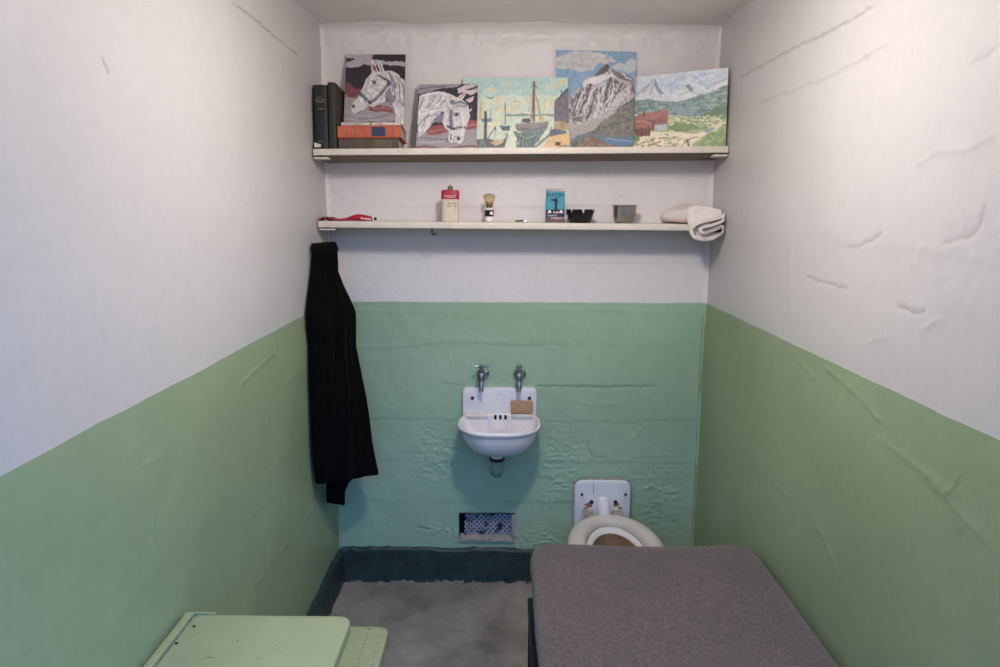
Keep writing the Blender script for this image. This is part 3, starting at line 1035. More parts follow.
# --- grey white horse with bowed head, facing right
p = Paint([(85, 60), (628, 55), (610, 632), (55, 637)], bg=(58, 46, 54), gain=GN, seed=2, sat=.9)
p.poly([(60, 50), (480, 50), (470, 75), (300, 92), (200, 118), (80, 150)], (150, 138, 146), 1, 8)
p.line([(90, 100), (200, 82), (330, 80)], 16, (110, 98, 108), .8)
p.poly([(440, 95), (520, 60), (640, 50), (640, 120), (560, 150), (500, 130), (450, 140)], (196, 184, 186), 1, 8)
p.poly([(500, 105), (560, 90), (625, 60), (630, 95), (570, 110)], (84, 68, 76), .9, 6)
p.poly([(40, 480), (200, 470), (640, 440), (640, 640), (40, 640)], (150, 142, 146), 1, 8)
p.poly([(140, 455), (200, 425), (300, 420), (350, 440), (350, 480), (260, 500), (170, 505)], (142, 78, 82), 1, 8)
p.line([(160, 478), (240, 468), (330, 455)], 12, (188, 120, 118), .8)
p.poly([(510, 400), (560, 380), (640, 380), (640, 450), (520, 460)], (146, 76, 80), 1, 8)
p.line([(530, 425), (580, 418), (640, 412)], 14, (198, 134, 130), .8)
p.line([(100, 530), (220, 540), (340, 548)], 16, (116, 110, 118), .8)
p.line([(80, 570), (200, 575), (320, 560)], 14, (178, 172, 174), .8)
p.line([(60, 618), (140, 602), (230, 618), (330, 632), (440, 612), (560, 598), (620, 606)], 18, (112, 78, 84), .9)
p.line([(60, 634), (320, 640), (610, 630)], 12, (84, 64, 70), .9)
p.poly([(92, 160), (170, 135), (260, 122), (340, 132), (420, 165), (470, 190), (470, 290), (370, 330), (300, 300), (250, 350), (180, 440), (85, 530), (70, 400)], CR, 1, 4)
p.poly([(190, 410), (250, 330), (320, 300), (340, 350), (300, 395), (240, 392)], (124, 122, 134), 1, 5)
p.poly([(350, 240), (400, 210), (480, 190), (540, 240), (555, 340), (530, 400), (510, 470), (495, 550), (470, 580), (410, 578), (350, 556), (365, 470), (330, 450), (300, 400), (310, 340)], CR, 1, 4)
p.patch([(92, 160), (260, 122), (420, 165), (470, 290), (300, 300), (180, 440), (85, 530)], (164, 160, 166), .08, 1.3, .6, (1.4, .8))
p.patch([(92, 160), (260, 122), (420, 165), (470, 290), (300, 300), (180, 440), (85, 530)], (230, 226, 223), .25, 1.6, .6, (1.4, .8))
p.patch([(350, 240), (480, 190), (555, 340), (495, 550), (410, 578), (330, 450)], (172, 168, 172), .15, 1.5, .55)
p.poly([(425, 195), (470, 150), (525, 128), (510, 160), (480, 195), (440, 205)], CR, 1, 3)
p.line([(455, 185), (505, 140)], 12, (196, 116, 116), .9)
p.poly([(515, 195), (560, 175), (592, 165), (580, 205), (545, 222)], CR, 1, 3)
p.line([(530, 205), (580, 178)], 10, (196, 120, 120), .9)
p.line([(415, 225), (470, 215), (530, 240)], 22, (104, 112, 124), .9)
p.line([(440, 250), (520, 255)], 18, (130, 138, 150), .9)
p.poly([(530, 290), (575, 268), (560, 300)], CR, 1, 2)
p.line([(380, 300), (378, 360), (385, 440)], 34, (72, 80, 94), 1)
for k in range(8):
    p.line([(366, 305 + 17 * k), (394, 305 + 17 * k)], 5, (190, 194, 198), .9)
p.spot(392, 215, 22, 20, (84, 92, 104))
p.line([(340, 260), (370, 290), (395, 240)], 12, (168, 168, 172), .8)
p.line([(350, 430), (400, 455), (440, 440), (510, 440)], 22, (62, 70, 82), 1)
for k in range(6):
    p.spot(425 + 15 * k, 444, 5, 6, (178, 182, 186))
p.spot(432, 328, 20, 12, (44, 38, 44))
p.line([(410, 312), (440, 308), (460, 325)], 7, (110, 104, 110), .9)
p.spot(448, 536, 16, 16, (44, 36, 42))
p.line([(380, 500), (375, 545)], 12, (64, 56, 62), .9)
p.line([(400, 560), (415, 520), (430, 515)], 7, (90, 84, 90), .9)
p.line([(345, 540), (352, 558)], 10, (60, 52, 58), .9)
p.line([(395, 572), (440, 576)], 6, (110, 100, 104), .8)
for a, b_, c in (((130, 170), (110, 230), (90, 280)), ((200, 190), (180, 240), (150, 270)), ((290, 165), (270, 205), (250, 225)), ((330, 200), (300, 230), (290, 240)), ((250, 150), (210, 215), (180, 260)), ((120, 420), (150, 350), (250, 320)), ((80, 440), (110, 380), (180, 330))):
    p.line([a, b_, c], 13, (134, 130, 138), .8, 4)
p.line([(90, 330), (200, 300), (340, 270)], 12, (236, 232, 230), .8)
p.line([(120, 160), (250, 135), (340, 145)], 12, (236, 232, 230), .8)
p.line([(470, 300), (500, 400), (480, 500)], 16, (236, 232, 230), .7)
painting('small painting of a white horse with lowered head facing right', [(418.5, 84.5, -.058), (478, 84, -.058), (476, -.140, 0), (416, -.140, 0)], p)

# --- harbour
p = Paint([(-60, 45), (838, 48), (848, 634), (-60, 634)], n=(200, 140), bg=(176, 204, 196), gain=GN, seed=3, sat=.9)
YL = (222, 206, 158)
p.poly([(-80, 200), (900, 180), (900, 380), (-80, 380)], (206, 212, 190), .8, 20)
for q in ([(90, 150), (180, 130), (260, 150), (230, 175), (130, 180)], [(300, 100), (350, 95), (360, 130), (310, 135)], [(660, 130), (720, 80), (830, 70), (830, 105), (740, 130), (690, 155)], [(150, 240), (260, 215), (300, 235), (220, 262)],
          [(330, 240), (420, 225), (480, 250), (400, 270)], [(200, 300), (330, 290), (450, 310), (330, 330), (210, 325)], [(590, 260), (700, 230), (700, 270), (620, 300)], [(0, 240), (60, 220), (60, 300), (0, 310)]):
    p.poly(q, YL, .6, 22)
p.poly([(-80, 358), (900, 358), (900, 660), (-80, 660)], (196, 208, 188), 1, 3)
p.poly([(300, 352), (330, 338), (380, 346), (440, 340), (500, 344), (640, 348), (720, 338), (720, 362), (290, 362)], (130, 142, 138), .8, 7)
p.poly([(100, 365), (300, 362), (260, 420), (180, 480), (110, 470)], (214, 208, 176), .7, 12)
p.poly([(330, 450), (400, 420), (420, 640), (320, 640)], (206, 212, 188), .9, 10)
p.line([(150, 208), (175, 220), (200, 206)], 9, (90, 96, 104))
p.line([(370, 238), (388, 246), (405, 238)], 7, (160, 150, 140))
# far left sail and small boats
p.poly([(92, 210), (104, 300), (110, 380), (80, 380)], (196, 182, 130), 1, 3)
p.line([(175, 300), (176, 375)], 5, (110, 110, 104))
p.poly([(85, 378), (190, 376), (188, 405), (150, 412), (95, 402)], (112, 138, 148), 1, 4)
p.line([(300, 250), (303, 430)], 8, (84, 82, 84))
p.line([(300, 262), (276, 350)], 3, (140, 140, 132), .8)
p.poly([(250, 430), (300, 440), (345, 436), (335, 480), (275, 478)], (84, 108, 122), 1, 4)
p.line([(290, 500), (330, 520)], 12, (150, 176, 172), .7)
# near left boat
p.line([(132, 330), (130, 530)], 24, (74, 72, 74))
p.line([(132, 325), (133, 400)], 12, (74, 72, 74))
p.line([(150, 540), (215, 445), (222, 470)], 8, (84, 78, 74))
p.line([(212, 450), (212, 560)], 4, (96, 90, 84))
p.poly([(60, 545), (150, 535), (230, 560), (310, 535), (300, 600), (270, 634), (50, 634)], (104, 106, 104), 1, 4)
p.poly([(170, 570), (240, 548), (300, 540), (280, 575), (220, 600)], (190, 168, 132), 1, 4)
p.spot(105, 595, 26, 32, (140, 146, 146))
p.spot(105, 595, 14, 18, (96, 104, 108))
p.line([(230, 600), (300, 580), (320, 500)], 10, (80, 80, 80), .8)
# big sailboat
p.line([(549, 85), (543, 400)], 20, (122, 82, 66))
p.line([(540, 180), (520, 400)], 14, (150, 106, 78), .8)
p.poly([(556, 170), (580, 230), (620, 400), (592, 400), (570, 280)], (168, 172, 126), 1, 3)
p.poly([(592, 360), (640, 378), (635, 402), (590, 402)], (206, 178, 118), 1, 3)
p.line([(545, 120), (495, 330)], 5, (150, 132, 112), .9)
p.line([(525, 130), (549, 95), (578, 135)], 6, (96, 92, 96), .9)
p.line([(525, 130), (578, 132)], 4, (110, 110, 110), .9)
p.poly([(436, 410), (450, 380), (500, 374), (520, 400), (500, 418)], (86, 92, 94), 1, 4)
p.poly([(385, 425), (480, 415), (600, 405), (672, 396), (665, 450), (640, 480), (500, 500), (400, 480)], (134, 134, 130), 1, 4)
p.line([(400, 432), (520, 430), (660, 412)], 10, (180, 140, 126), .9)
p.line([(392, 455), (520, 470), (650, 452)], 10, (92, 108, 120), .9)
p.poly([(375, 480), (500, 490), (650, 470), (600, 540), (560, 600), (540, 634), (390, 634), (410, 560)], (112, 132, 128), 1, 10)
for xx in (400, 430, 462, 492, 520, 548):
    p.line([(xx + 20, 520), (xx + 4, 560), (xx, 625)], 14, (76, 88, 86), .8, 6)
p.line([(430, 520), (480, 540), (560, 520)], 10, (160, 176, 166), .8, 6)
# shed and jetty
p.poly([(718, 245), (838, 135), (850, 150), (850, 420), (720, 425)], (122, 116, 124), 1, 3)
p.poly([(712, 250), (782, 180), (838, 128), (840, 150), (760, 220)], (92, 86, 92), 1, 3)
p.line([(783, 150), (783, 185)], 8, (92, 86, 92))
for xx in (735, 755, 775, 795, 815, 832):
    p.line([(xx, 260), (xx + 2, 420)], 5, (96, 90, 102), .8)
p.poly([(718, 400), (800, 400), (850, 440), (850, 480), (715, 470)], (176, 156, 124), 1, 4)
p.poly([(680, 480), (720, 460), (820, 480), (840, 520), (760, 540), (670, 530)], (98, 108, 124), 1, 4)
p.poly([(600, 634), (650, 560), (700, 520), (840, 500), (850, 634)], (216, 178, 118), 1, 3)
p.poly([(620, 600), (690, 545), (740, 540), (700, 634), (600, 634)], (206, 176, 128), 1, 3)
p.line([(545, 620), (600, 570), (680, 510)], 20, (112, 106, 116), .9)
p.line([(560, 634), (640, 560)], 8, (200, 190, 170), .9)
p.poly([(726, 568), (770, 568), (770, 596), (726, 596)], (92, 72, 62), 1, 1)
p.line([(740, 620), (800, 600), (850, 606)], 16, (112, 120, 134), .9)
p.line([(690, 450), (690, 500)], 10, (110, 100, 96))
p.spot(790, 440, 14, 30, (150, 120, 90), .8)
painting('harbour painting with a moored sailboat and a grey shed', [(463, 77.5, -.036), (568, 77.5, -.036), (569.5, -.115, 0), (463, -.115, 0)], p)

# --- snowy peak
p = Paint([(45, 38), (553, 52), (531, 640), (40, 640)], n=(160, 180), bg=(126, 162, 194), gain=GN, seed=4, sat=.8)
p.poly([(40, 80), (120, 62), (200, 42), (300, 60), (400, 90), (440, 110), (330, 120), (260, 160), (180, 168), (100, 150), (40, 152)], (196, 192, 186), .95, 14)
p.poly([(400, 130), (470, 110), (560, 85), (560, 170), (480, 176), (420, 150)], (190, 194, 194), .95, 12)
p.poly([(250, 60), (380, 70), (340, 84), (260, 78)], (206, 204, 200), .7, 8)
p.line([(60, 110), (160, 118), (260, 140)], 20, (166, 170, 172), .6, 10)
RK = (112, 106, 106)
p.poly([(120, 330), (150, 290), (200, 250), (230, 205), (290, 195), (330, 150), (362, 122), (395, 145), (420, 170), (470, 178), (500, 195), (545, 195), (545, 640), (100, 640)], (176, 170, 170), 1, 5)
SN = (214, 208, 208)
p.poly([(215, 230), (250, 205), (340, 190), (420, 165), (450, 190), (380, 205), (330, 225), (260, 245), (200, 262)], SN, 1, 6)
p.poly([(275, 200), (330, 150), (362, 122), (385, 140), (360, 175), (310, 190)], (106, 98, 98), 1, 5)
p.poly([(385, 140), (420, 170), (470, 178), (530, 205), (540, 235), (470, 215), (410, 190)], (120, 112, 112), 1, 5)
for q in ([(205, 270), (260, 230), (285, 245), (240, 300), (200, 350), (180, 400), (150, 400), (160, 330)], [(300, 265), (330, 275), (310, 330), (270, 390), (240, 455), (228, 455), (255, 370), (270, 310)],
          [(385, 190), (410, 200), (400, 250), (370, 310), (345, 375), (330, 340), (360, 270), (370, 220)], [(410, 210), (460, 230), (450, 280), (400, 340), (380, 330), (410, 270)],
          [(130, 340), (190, 290), (200, 320), (150, 380), (130, 430), (118, 400)], [(150, 400), (200, 380), (205, 440), (160, 480), (130, 440)], [(470, 230), (545, 220), (545, 300), (480, 290), (440, 330)]):
    p.poly(q, (104, 98, 98), .9, 10)
    p.patch(q, SN, .25, 2, .6)
p.poly([(300, 240), (370, 225), (360, 265), (310, 262)], (176, 190, 204), .9, 6)
p.poly([(330, 350), (420, 300), (500, 260), (520, 290), (430, 360), (330, 420), (250, 465), (240, 450)], (204, 196, 194), .9, 10)
p.patch([(130, 300), (520, 220), (500, 330), (250, 480), (130, 480)], (140, 132, 132), .15, 2.4, .7, (1.6, .8))
p.patch([(130, 300), (520, 220), (500, 330), (250, 480), (130, 480)], SN, .3, 3, .7, (1.6, .8))
for a, b_ in (((215, 250), (140, 360)), ((262, 240), (190, 420)), ((300, 262), (235, 455)), ((330, 270), (320, 340)), ((385, 195), (345, 370)), ((420, 215), (360, 380)), ((455, 240), (395, 350)), ((180, 300), (150, 420)), ((240, 300), (215, 430)), ((365, 130), (372, 180)), ((345, 150), (300, 190))):
    p.line([a, ((a[0] + b_[0]) / 2 + 6, (a[1] + b_[1]) / 2), b_], 9, (84, 76, 78), .9, 8)
for a, b_ in (((240, 240), (165, 390)), ((285, 262), (222, 410)), ((345, 260), (300, 380)), ((410, 240), (370, 340)), ((350, 205), (270, 215)), ((470, 190), (520, 215))):
    p.line([a, b_], 10, (232, 228, 226), .9, 8)
p.line([(222, 228), (290, 200), (345, 190), (372, 168)], 12, (228, 220, 214), .9, 4)
p.poly([(140, 440), (210, 432), (205, 465), (140, 465)], (104, 108, 96), .9, 8)
p.poly([(130, 490), (230, 470), (330, 440), (400, 470), (300, 540), (130, 560)], (164, 156, 150), .8, 10)
p.poly([(220, 530), (300, 490), (400, 420), (480, 360), (545, 310), (540, 640), (300, 600), (200, 570)], (112, 112, 104), 1, 8)
p.patch([(300, 480), (545, 310), (540, 560), (330, 540)], (134, 132, 122), .1, 1.5, .8, (1, 2))
p.line([(420, 400), (470, 370), (540, 330)], 10, (88, 86, 84), .8, 8)
p.line([(350, 500), (450, 460), (530, 450)], 12, (96, 98, 90), .8, 8)
p.poly([(130, 560), (200, 540), (300, 540), (420, 550), (535, 545), (535, 640), (130, 640)], (98, 122, 130), 1, 8)
p.poly([(320, 555), (400, 562), (535, 560), (535, 600), (440, 605), (350, 580)], (84, 122, 164), 1, 8)
p.line([(360, 560), (440, 570), (530, 580)], 8, (150, 172, 190), .8)
p.poly([(160, 600), (210, 550), (270, 545), (350, 580), (440, 610), (535, 606), (535, 645), (140, 645)], (124, 102, 80), 1, 6)
p.patch([(160, 600), (230, 550), (440, 610), (400, 640), (140, 640)], (164, 138, 108), .1, 2, .7, (1, 2))
p.line([(265, 545), (290, 520), (315, 500)], 12, (104, 98, 92), .9)
p.poly([(130, 590), (180, 566), (170, 640), (130, 640)], (92, 100, 88), .9, 6)
p.line([(300, 636), (420, 622), (530, 630)], 14, (92, 100, 80), .8)
painting('tall painting of a snowy grey mountain peak under blue sky', [(556, 50.0, -.010), (636.5, 52.0, -.010), (633, -.060, 0), (556, -.060, 0)], p)

# --- chalet valley
p = Paint([(38, 112), (650, 42), (616, 545), (28, 545)], n=(180, 140), bg=(190, 200, 210), gain=GN, seed=5, sat=.72)
p.patch([(30, 100), (660, 30), (660, 200), (30, 260)], (164, 186, 208), .05, .6, .8, (1, 2))
p.patch([(30, 100), (660, 30), (660, 200), (30, 260)], (212, 214, 216), .15, .8, .7, (1, 2))
p.poly([(45, 250), (80, 190), (130, 140), (178, 108), (205, 150), (230, 190), (270, 215), (330, 250), (200, 260)], (200, 200, 206), 1, 5)
p.poly([(178, 110), (205, 160), (235, 205), (210, 210), (190, 180), (170, 150)], (126, 146, 168), 1, 5)
for a, b_ in (((165, 130), (100, 200)), ((170, 150), (150, 215)), ((140, 150), (60, 220)), ((185, 170), (215, 230))):
    p.line([a, b_], 8, (138, 152, 170), .8, 5)
p.poly([(270, 220), (330, 195), (395, 165), (430, 185), (500, 200), (470, 230), (330, 250)], (206, 206, 208), 1, 6)
p.poly([(375, 165), (400, 148), (430, 178), (410, 195)], (120, 142, 146), 1, 5)
p.line([(330, 215), (400, 190), (470, 210)], 9, (160, 172, 184), .8)
p.poly([(490, 190), (560, 130), (650, 90), (655, 160), (560, 190)], (200, 202, 206), 1, 6)
p.line([(510, 180), (570, 140), (640, 110)], 10, (150, 168, 190), .8, 6)
p.line([(540, 190), (600, 150), (645, 140)], 10, (226, 222, 222), .9, 6)
p.poly([(30, 250), (120, 240), (220, 250), (340, 255), (470, 215), (560, 190), (655, 145), (650, 340), (480, 350), (380, 340), (250, 330), (30, 320)], (116, 148, 140), 1, 8)
p.patch([(30, 250), (220, 250), (340, 255), (470, 215), (655, 145), (650, 340), (380, 340), (30, 320)], (150, 172, 164), .1, 1, .8, (1, 2.4))
p.patch([(30, 250), (220, 250), (340, 255), (470, 215), (655, 145), (650, 340), (380, 340), (30, 320)], (88, 120, 104), .25, 1.5, .7, (1, 2.4))
p.poly([(310, 265), (380, 300), (440, 320), (470, 300), (420, 345), (340, 330), (270, 290)], (128, 146, 160), .9, 8)
p.line([(420, 270), (520, 240), (640, 200)], 14, (140, 170, 160), .8, 8)
p.poly([(480, 340), (550, 305), (645, 275), (645, 360), (480, 365)], (98, 128, 92), 1, 8)
p.poly([(30, 360), (300, 340), (480, 355), (640, 340), (620, 560), (20, 560)], (160, 174, 112), 1, 6)
p.patch([(250, 360), (640, 340), (630, 420), (260, 440)], (112, 146, 80), .0, 1.4, .9, (1, 2))
p.patch([(250, 350), (640, 340), (630, 420), (260, 440)], (214, 206, 160), .2, 2, .9, (1, 2.2))
p.poly([(260, 400), (330, 385), (420, 400), (470, 415), (380, 445), (300, 440)], (112, 150, 82), 1, 8)
p.poly([(30, 480), (150, 430), (280, 432), (400, 452), (500, 450), (560, 420), (640, 370), (600, 410), (560, 440), (480, 470), (440, 510), (380, 545), (30, 545)], (220, 206, 176), 1, 8)
p.line([(520, 425), (580, 395), (600, 375), (560, 365)], 12, (222, 196, 150), 1, 6)
p.poly([(480, 440), (540, 425), (560, 436), (510, 452)], (130, 150, 170), .9, 4)
p.poly([(440, 510), (520, 465), (620, 430), (616, 550), (420, 550)], (120, 154, 86), 1, 8)
p.patch([(440, 510), (620, 430), (616, 550), (420, 550)], (156, 182, 110), .15, 2, .8)
p.patch([(30, 480), (280, 440), (430, 480), (380, 545), (30, 545)], (150, 160, 100), .3, 2, .9, (1, 2))
for a, b_ in (((60, 505), (180, 470)), ((130, 520), (220, 480)), ((200, 470), (330, 470)), ((220, 530), (310, 520)), ((330, 535), (385, 490)), ((360, 490), (450, 480)), ((150, 500), (230, 530))):
    p.line([a, b_], 7, (140, 104, 78), .85, 5)
p.line([(100, 510), (100, 545)], 12, (84, 72, 66))
p.line([(388, 490), (392, 545)], 12, (110, 84, 70))
p.poly([(30, 450), (80, 440), (80, 480), (30, 480)], (124, 150, 76), 1, 4)
p.poly([(35, 355), (100, 340), (190, 350), (260, 330), (262, 400), (180, 420), (40, 430)], (140, 88, 78), 1, 3)
p.poly([(30, 345), (100, 322), (170, 312), (238, 298), (275, 335), (258, 345), (236, 318), (190, 352), (30, 372)], (172, 102, 88), 1, 3)
p.poly([(190, 352), (236, 316), (256, 345), (252, 392), (195, 392)], (158, 100, 84), 1, 2)
p.poly([(176, 392), (256, 388), (252, 420), (178, 424)], (168, 176, 182), 1, 3)
p.line([(105, 315), (106, 335)], 11, (96, 66, 62))
p.line([(40, 372), (110, 368), (160, 390)], 12, (206, 128, 112), .9)
p.poly([(35, 385), (110, 378), (165, 400), (150, 412), (40, 412)], (164, 96, 86), 1, 3)
p.poly([(40, 412), (150, 408), (148, 450), (90, 455), (45, 440)], (122, 72, 66), 1, 3)
for xx in (60, 90, 118, 140):
    p.line([(xx, 405), (xx, 455)], 7, (90, 56, 54), .9)
for xx in (205, 222, 240):
    p.line([(xx, 356), (xx, 380)], 5, (100, 62, 58), .9)
p.line([(165, 375), (168, 425)], 8, (92, 70, 76))
painting('wide alpine valley painting with a red roofed chalet at the right end', [(634.5, 77, -.012), (728.5, 67.5, -.180), (725.5, -.172, .003), (632, -.045, 0)], p)

# ------------------------------------------------------------------ things on the lower shelf
# red tube, flattened and torn at its left end
t = thing('metal_tube', at(350, 220, 'y', -.10), 'crumpled red metal tube lying at the left end of the lower shelf', 'tube')
X0 = at(320, 219, 'y', -.13)[0]
st = [(330, .026, .003), (336, .024, .0035), (342, .022, .004), (348, .020, .0065), (354, .018, .0105), (358, .017, .0125), (362, .016, .012), (366, .015, .010), (370, .0125, .0085), (372.5, .0095, .0075)]
rings = []
zt = on_lower(-.6) + .0008
for i, (px, w, h) in enumerate(st):
    x = at(px, 219, 'y', -.12)[0]
    ring = []
    for k in range(20):
        a = 2 * PI * k / 20
        zz = h + h * math.sin(a) * (1 + .12 * math.sin(5 * a + i * 1.7)) + .0012 * math.sin(i * 2.1 + k)
        ring.append((x + .002 * math.sin(k * 2.3 + i), -.12 + w * math.cos(a) * (1 + .06 * math.sin(i * 3)), zt + max(0, zz)))
    rings.append(ring)
obj('body', B().loft(rings), M['red_tube'], t, angle=60)
b = B()
xs = [at(q, 219, 'y', -.12)[0] for q in (321, 324, 327, 331, 336)]
nz = [(.002, .010), (.0045, .012), (.0035, .016), (.004, .013), (.0035, .006)]
top = []
for i, x in enumerate(xs):
    top.append([(x + .006 * math.sin(j * 2.7 + i), -.16 + .075 * j / 8, zt + nz[i][0] + nz[i][1] * abs(math.sin(j * 1.9 + i * 1.3)) * (.55 if i in (0, 4) else .8)) for j in range(9)])
low = [[(p_[0], p_[1], max(zt, p_[2] - .0025)) for p_ in r] for r in top]
for i in range(4):
    b.loft([top[i] + low[i][::-1], top[i + 1] + low[i + 1][::-1]])
obj('torn_end', b, mat('dark_crimson_torn_foil', rgb(128, 20, 38), .4, .2, var=.3, scale=120), t, smooth=False, label='dark crumpled torn end')
xc = at(372.5, 219, 'y', -.12)[0]
obj('collar', B().lathe([(.0075, 0), (.0075, .004), (.005, .006)], (xc, -.12, zt + .008), 16, 'x'), M['ivory'], t)
obj('cap', B().lathe([(.0045, .0), (.0055, .001), (.0055, .009), (.004, .010)], (xc + .006, -.12, zt + .008), 14, 'x'), M['black_gloss'], t)
xm = at(365.5, 219, 'y', -.14)[0]
g = B()
for k in range(8):
    xx = xm - .018 + k * .0048
    hh = .0105 - .0005 * k
    g.box(xx, xx + .0028, -.1375 + .0006 * k, -.1345 + .0006 * k, zt + hh - .0045, zt + hh + .003 - (k % 3) * .0012)
obj('lettering', g, M['white_print'], t, smooth=False, label='small white lettering')

# talcum can
yc = -.10
cb = at(450.5, 220, 'y', yc)
xc, zc = cb[0], on_lower(cb[0]) + .0004
W2, D2 = at(459, 205, 'y', yc)[0] - at(450.3, 205, 'y', yc)[0], .017
zt_ = at(450, 190.5, 'y', yc)[2]
zr = at(450, 199, 'y', yc)[2]
t = thing('talc_can', (xc, yc, zc), 'cream talc can with a red top and white lettering', 'can')


def oval(z, k=1., kk=None):
    return [(xc + math.copysign(abs(math.cos(a)) ** .45, math.cos(a)) * W2 * k, yc + math.copysign(abs(math.sin(a)) ** .7, math.sin(a)) * D2 * (kk or k), z) for a in (2 * PI * j / 40 for j in range(40))]


obj('body', B().loft([oval(zc, .94), oval(zc + .002, .985), oval(zc + .006, .985), oval(zr, .985)]), M['can_cream'], t)
obj('red_top', B().loft([oval(zr - .001, 1.03), oval(zr + .002, 1.05), oval(zt_ - .004, 1.04), oval(zt_, .98), oval(zt_ + .002, .8)]), M['red'], t)
obj('cap', B().lathe([(.0115, 0), (.0115, .003), (.0098, .004), (.0098, .013), (.0085, .0145), (.003, .0145), (.003, .018), (.002, .019)], (xc, yc, zt_ + .0015), 20), M['steel_dark'], t, label='dull metal sprinkler cap')
text('lettering', 'TOILET', .0145, M['white_print'], t, facing(xc + .001, yc - D2 * 1.06 - .0004, zr + .0085, 1.0), label='white capital lettering on the red band')
g = B()
marks(g, xc - .009, xc + .024, zr - .017, .005, yc - D2 * .99, 8)
marks(g, xc - .010, xc + .026, zr - .027, .0055, yc - D2 * .99, 7)
obj('small_print', g, M['dark_print'], t, smooth=False, label='two faded lines of small print')

# shaving brush
cb = at(489.3, 220.5, 'y', -.09)
xc, yc = cb[0], -.09
z0 = on_lower(xc) + .0004
zs = lambda py: at(489, py, 'y', yc)[2]
t = thing('shaving_brush', (xc, yc, z0), 'shaving brush with black and white handle standing on its base', 'brush')
obj('base', B().lathe([(.014, z0), (.0155, z0 + .002), (.0155, z0 + .012), (.0135, zs(216.5)), (.0125, zs(216))], (xc, yc, 0), 28), M['ivory'], t)
obj('band', B().lathe([(.0155, zs(216.4)), (.0165, zs(215.8)), (.0178, zs(213)), (.0185, zs(210.6)), (.0175, zs(210))], (xc, yc, 0), 28), M['black_gloss'], t, label='black band with white mark')
t_band = SC.objects[-1]
g = B()
for a0, a1, za, zb in ((-1.45, -.7, zs(214.3), zs(212.2)), (-1.2, -.8, zs(212.2), zs(211.4)), (-1.3, -.75, zs(214.8), zs(214.3))):
    vs = []
    for k in range(7):
        a = a0 + (a1 - a0) * k / 6
        for zz in (za, zb):
            for r in (.0172, .0187):
                vs.append((xc + r * math.cos(a), yc + r * math.sin(a), zz))
    fs = []
    for k in range(6):
        o = 4 * k
        fs += [(o + 1, o + 5, o + 7, o + 3), (o, o + 2, o + 6, o + 4), (o, o + 4, o + 5, o + 1), (o + 2, o + 3, o + 7, o + 6)]
    fs += [(0, 1, 3, 2), (24, 26, 27, 25)]
    g.add(vs, fs)
obj('white_mark', g, M['white_print'], t_band, smooth=False)
obj('collar', B().lathe([(.0172, zs(210.2)), (.0195, zs(209.6)), (.020, zs(209)), (.017, zs(208.2)), (.0115, zs(207.6))], (xc, yc, 0), 28), M['ivory'], t)
zb0, zb1 = zs(207.9), zs(194.2)
obj('bristles', B().lathe([(.0105, zb0), (.0115, zb0 + .008), (.0155, zb0 + .022), (.0205, zb0 + .036), (.0222, zb1 - .012), (.0205, zb1 - .004), (.013, zb1), (.004, zb1 + .0015)], (xc, yc, 0), 36,
    rfun=lambda r, h, a: (r * (1 + .05 * math.sin(9 * a) + .03 * math.sin(17 * a + 1)), h + .0012 * math.sin(7 * a))), M['bristle'], t, label='tan bristles, brown at the root')

# small razor lying on the shelf
cb = at(521, 220.5, 'y', -.12)
xc, zc = cb[0], on_lower(cb[0]) + .0005
t = thing('razor', (xc, -.12, zc), 'small dull metal razor lying flat between brush and tobacco pack', 'razor')
obj('handle', B().tube([(xc - .021, -.125, zc + .0042), (xc - .012, -.122, zc + .0042), (xc - .002, -.118, zc + .005), (xc + .009, -.112, zc + .0075)], [.004, .004, .0036, .003], 12), M['steel_dark'], t)
obj('head', B().box(xc + .006, xc + .026, -.128, -.088, zc, zc + .0042, .0015).box(xc + .009, xc + .023, -.126, -.090, zc + .0042, zc + .009, .002), M['chrome'], t)

# tobacco pack
yc = -.105
x0, x1 = at(545.8, 208, 'y', yc - .012)[0], at(564.8, 208, 'y', yc - .012)[0]
xc = (x0 + x1) / 2
z0 = on_lower(xc) + .0005
zs = lambda py: at(555, py, 'y', yc - .012)[2]
zt_ = zs(191)
t = thing('tobacco_pack', (xc, yc, z0), 'upright blue tobacco pack with tents and a dark standing figure', 'pack')
obj('body', B().loft([[(x, y, z) for x, y in rrect(xc - (xc - x0) * k, xc + (xc - x0) * k, yc - .012 * kk, yc + .012 * kk, .004)] for z, k, kk in ((z0, 1.02, 1), (zs(210), 1.0, 1.02), (zs(200), .985, 1.0), (zs(194), .97, .85), (zt_, .97, .7))]), M['pack_blue'], t)
rg = [[(x + .0012 * math.sin(i * 1.7 + k * 2), y, z + .002 * math.sin(i * .9 + k)) for i, (x, y) in enumerate(rrect(xc - .036 * w, xc + .036 * w, yc - .009 * d, yc + .009 * d, .003))] for k, (z, w, d) in enumerate(((zt_ - .004, .99, .9), (zt_ + .002, 1.0, .7), (zt_ + .0065, .93, .4)))]
obj('foil_top', B().loft(rg), M['foil'], t, label='crumpled grey foil top')
yf = yc - .0126
hw = (x1 - x0) / 2
obj('dark_panel', B().box(xc - hw * .97, xc + hw * .97, yf - .0004, yf + .002, zs(217.5), zs(209.6)), M['pack_dark'], t, smooth=False, label='dark navy panel')
obj('maroon_panel', B().box(xc - hw * 1.0, xc + hw * 1.0, yf - .0003, yf + .002, z0 + .001, zs(217.3)), M['pack_maroon'], t, smooth=False, label='faded maroon panel')
g = B()
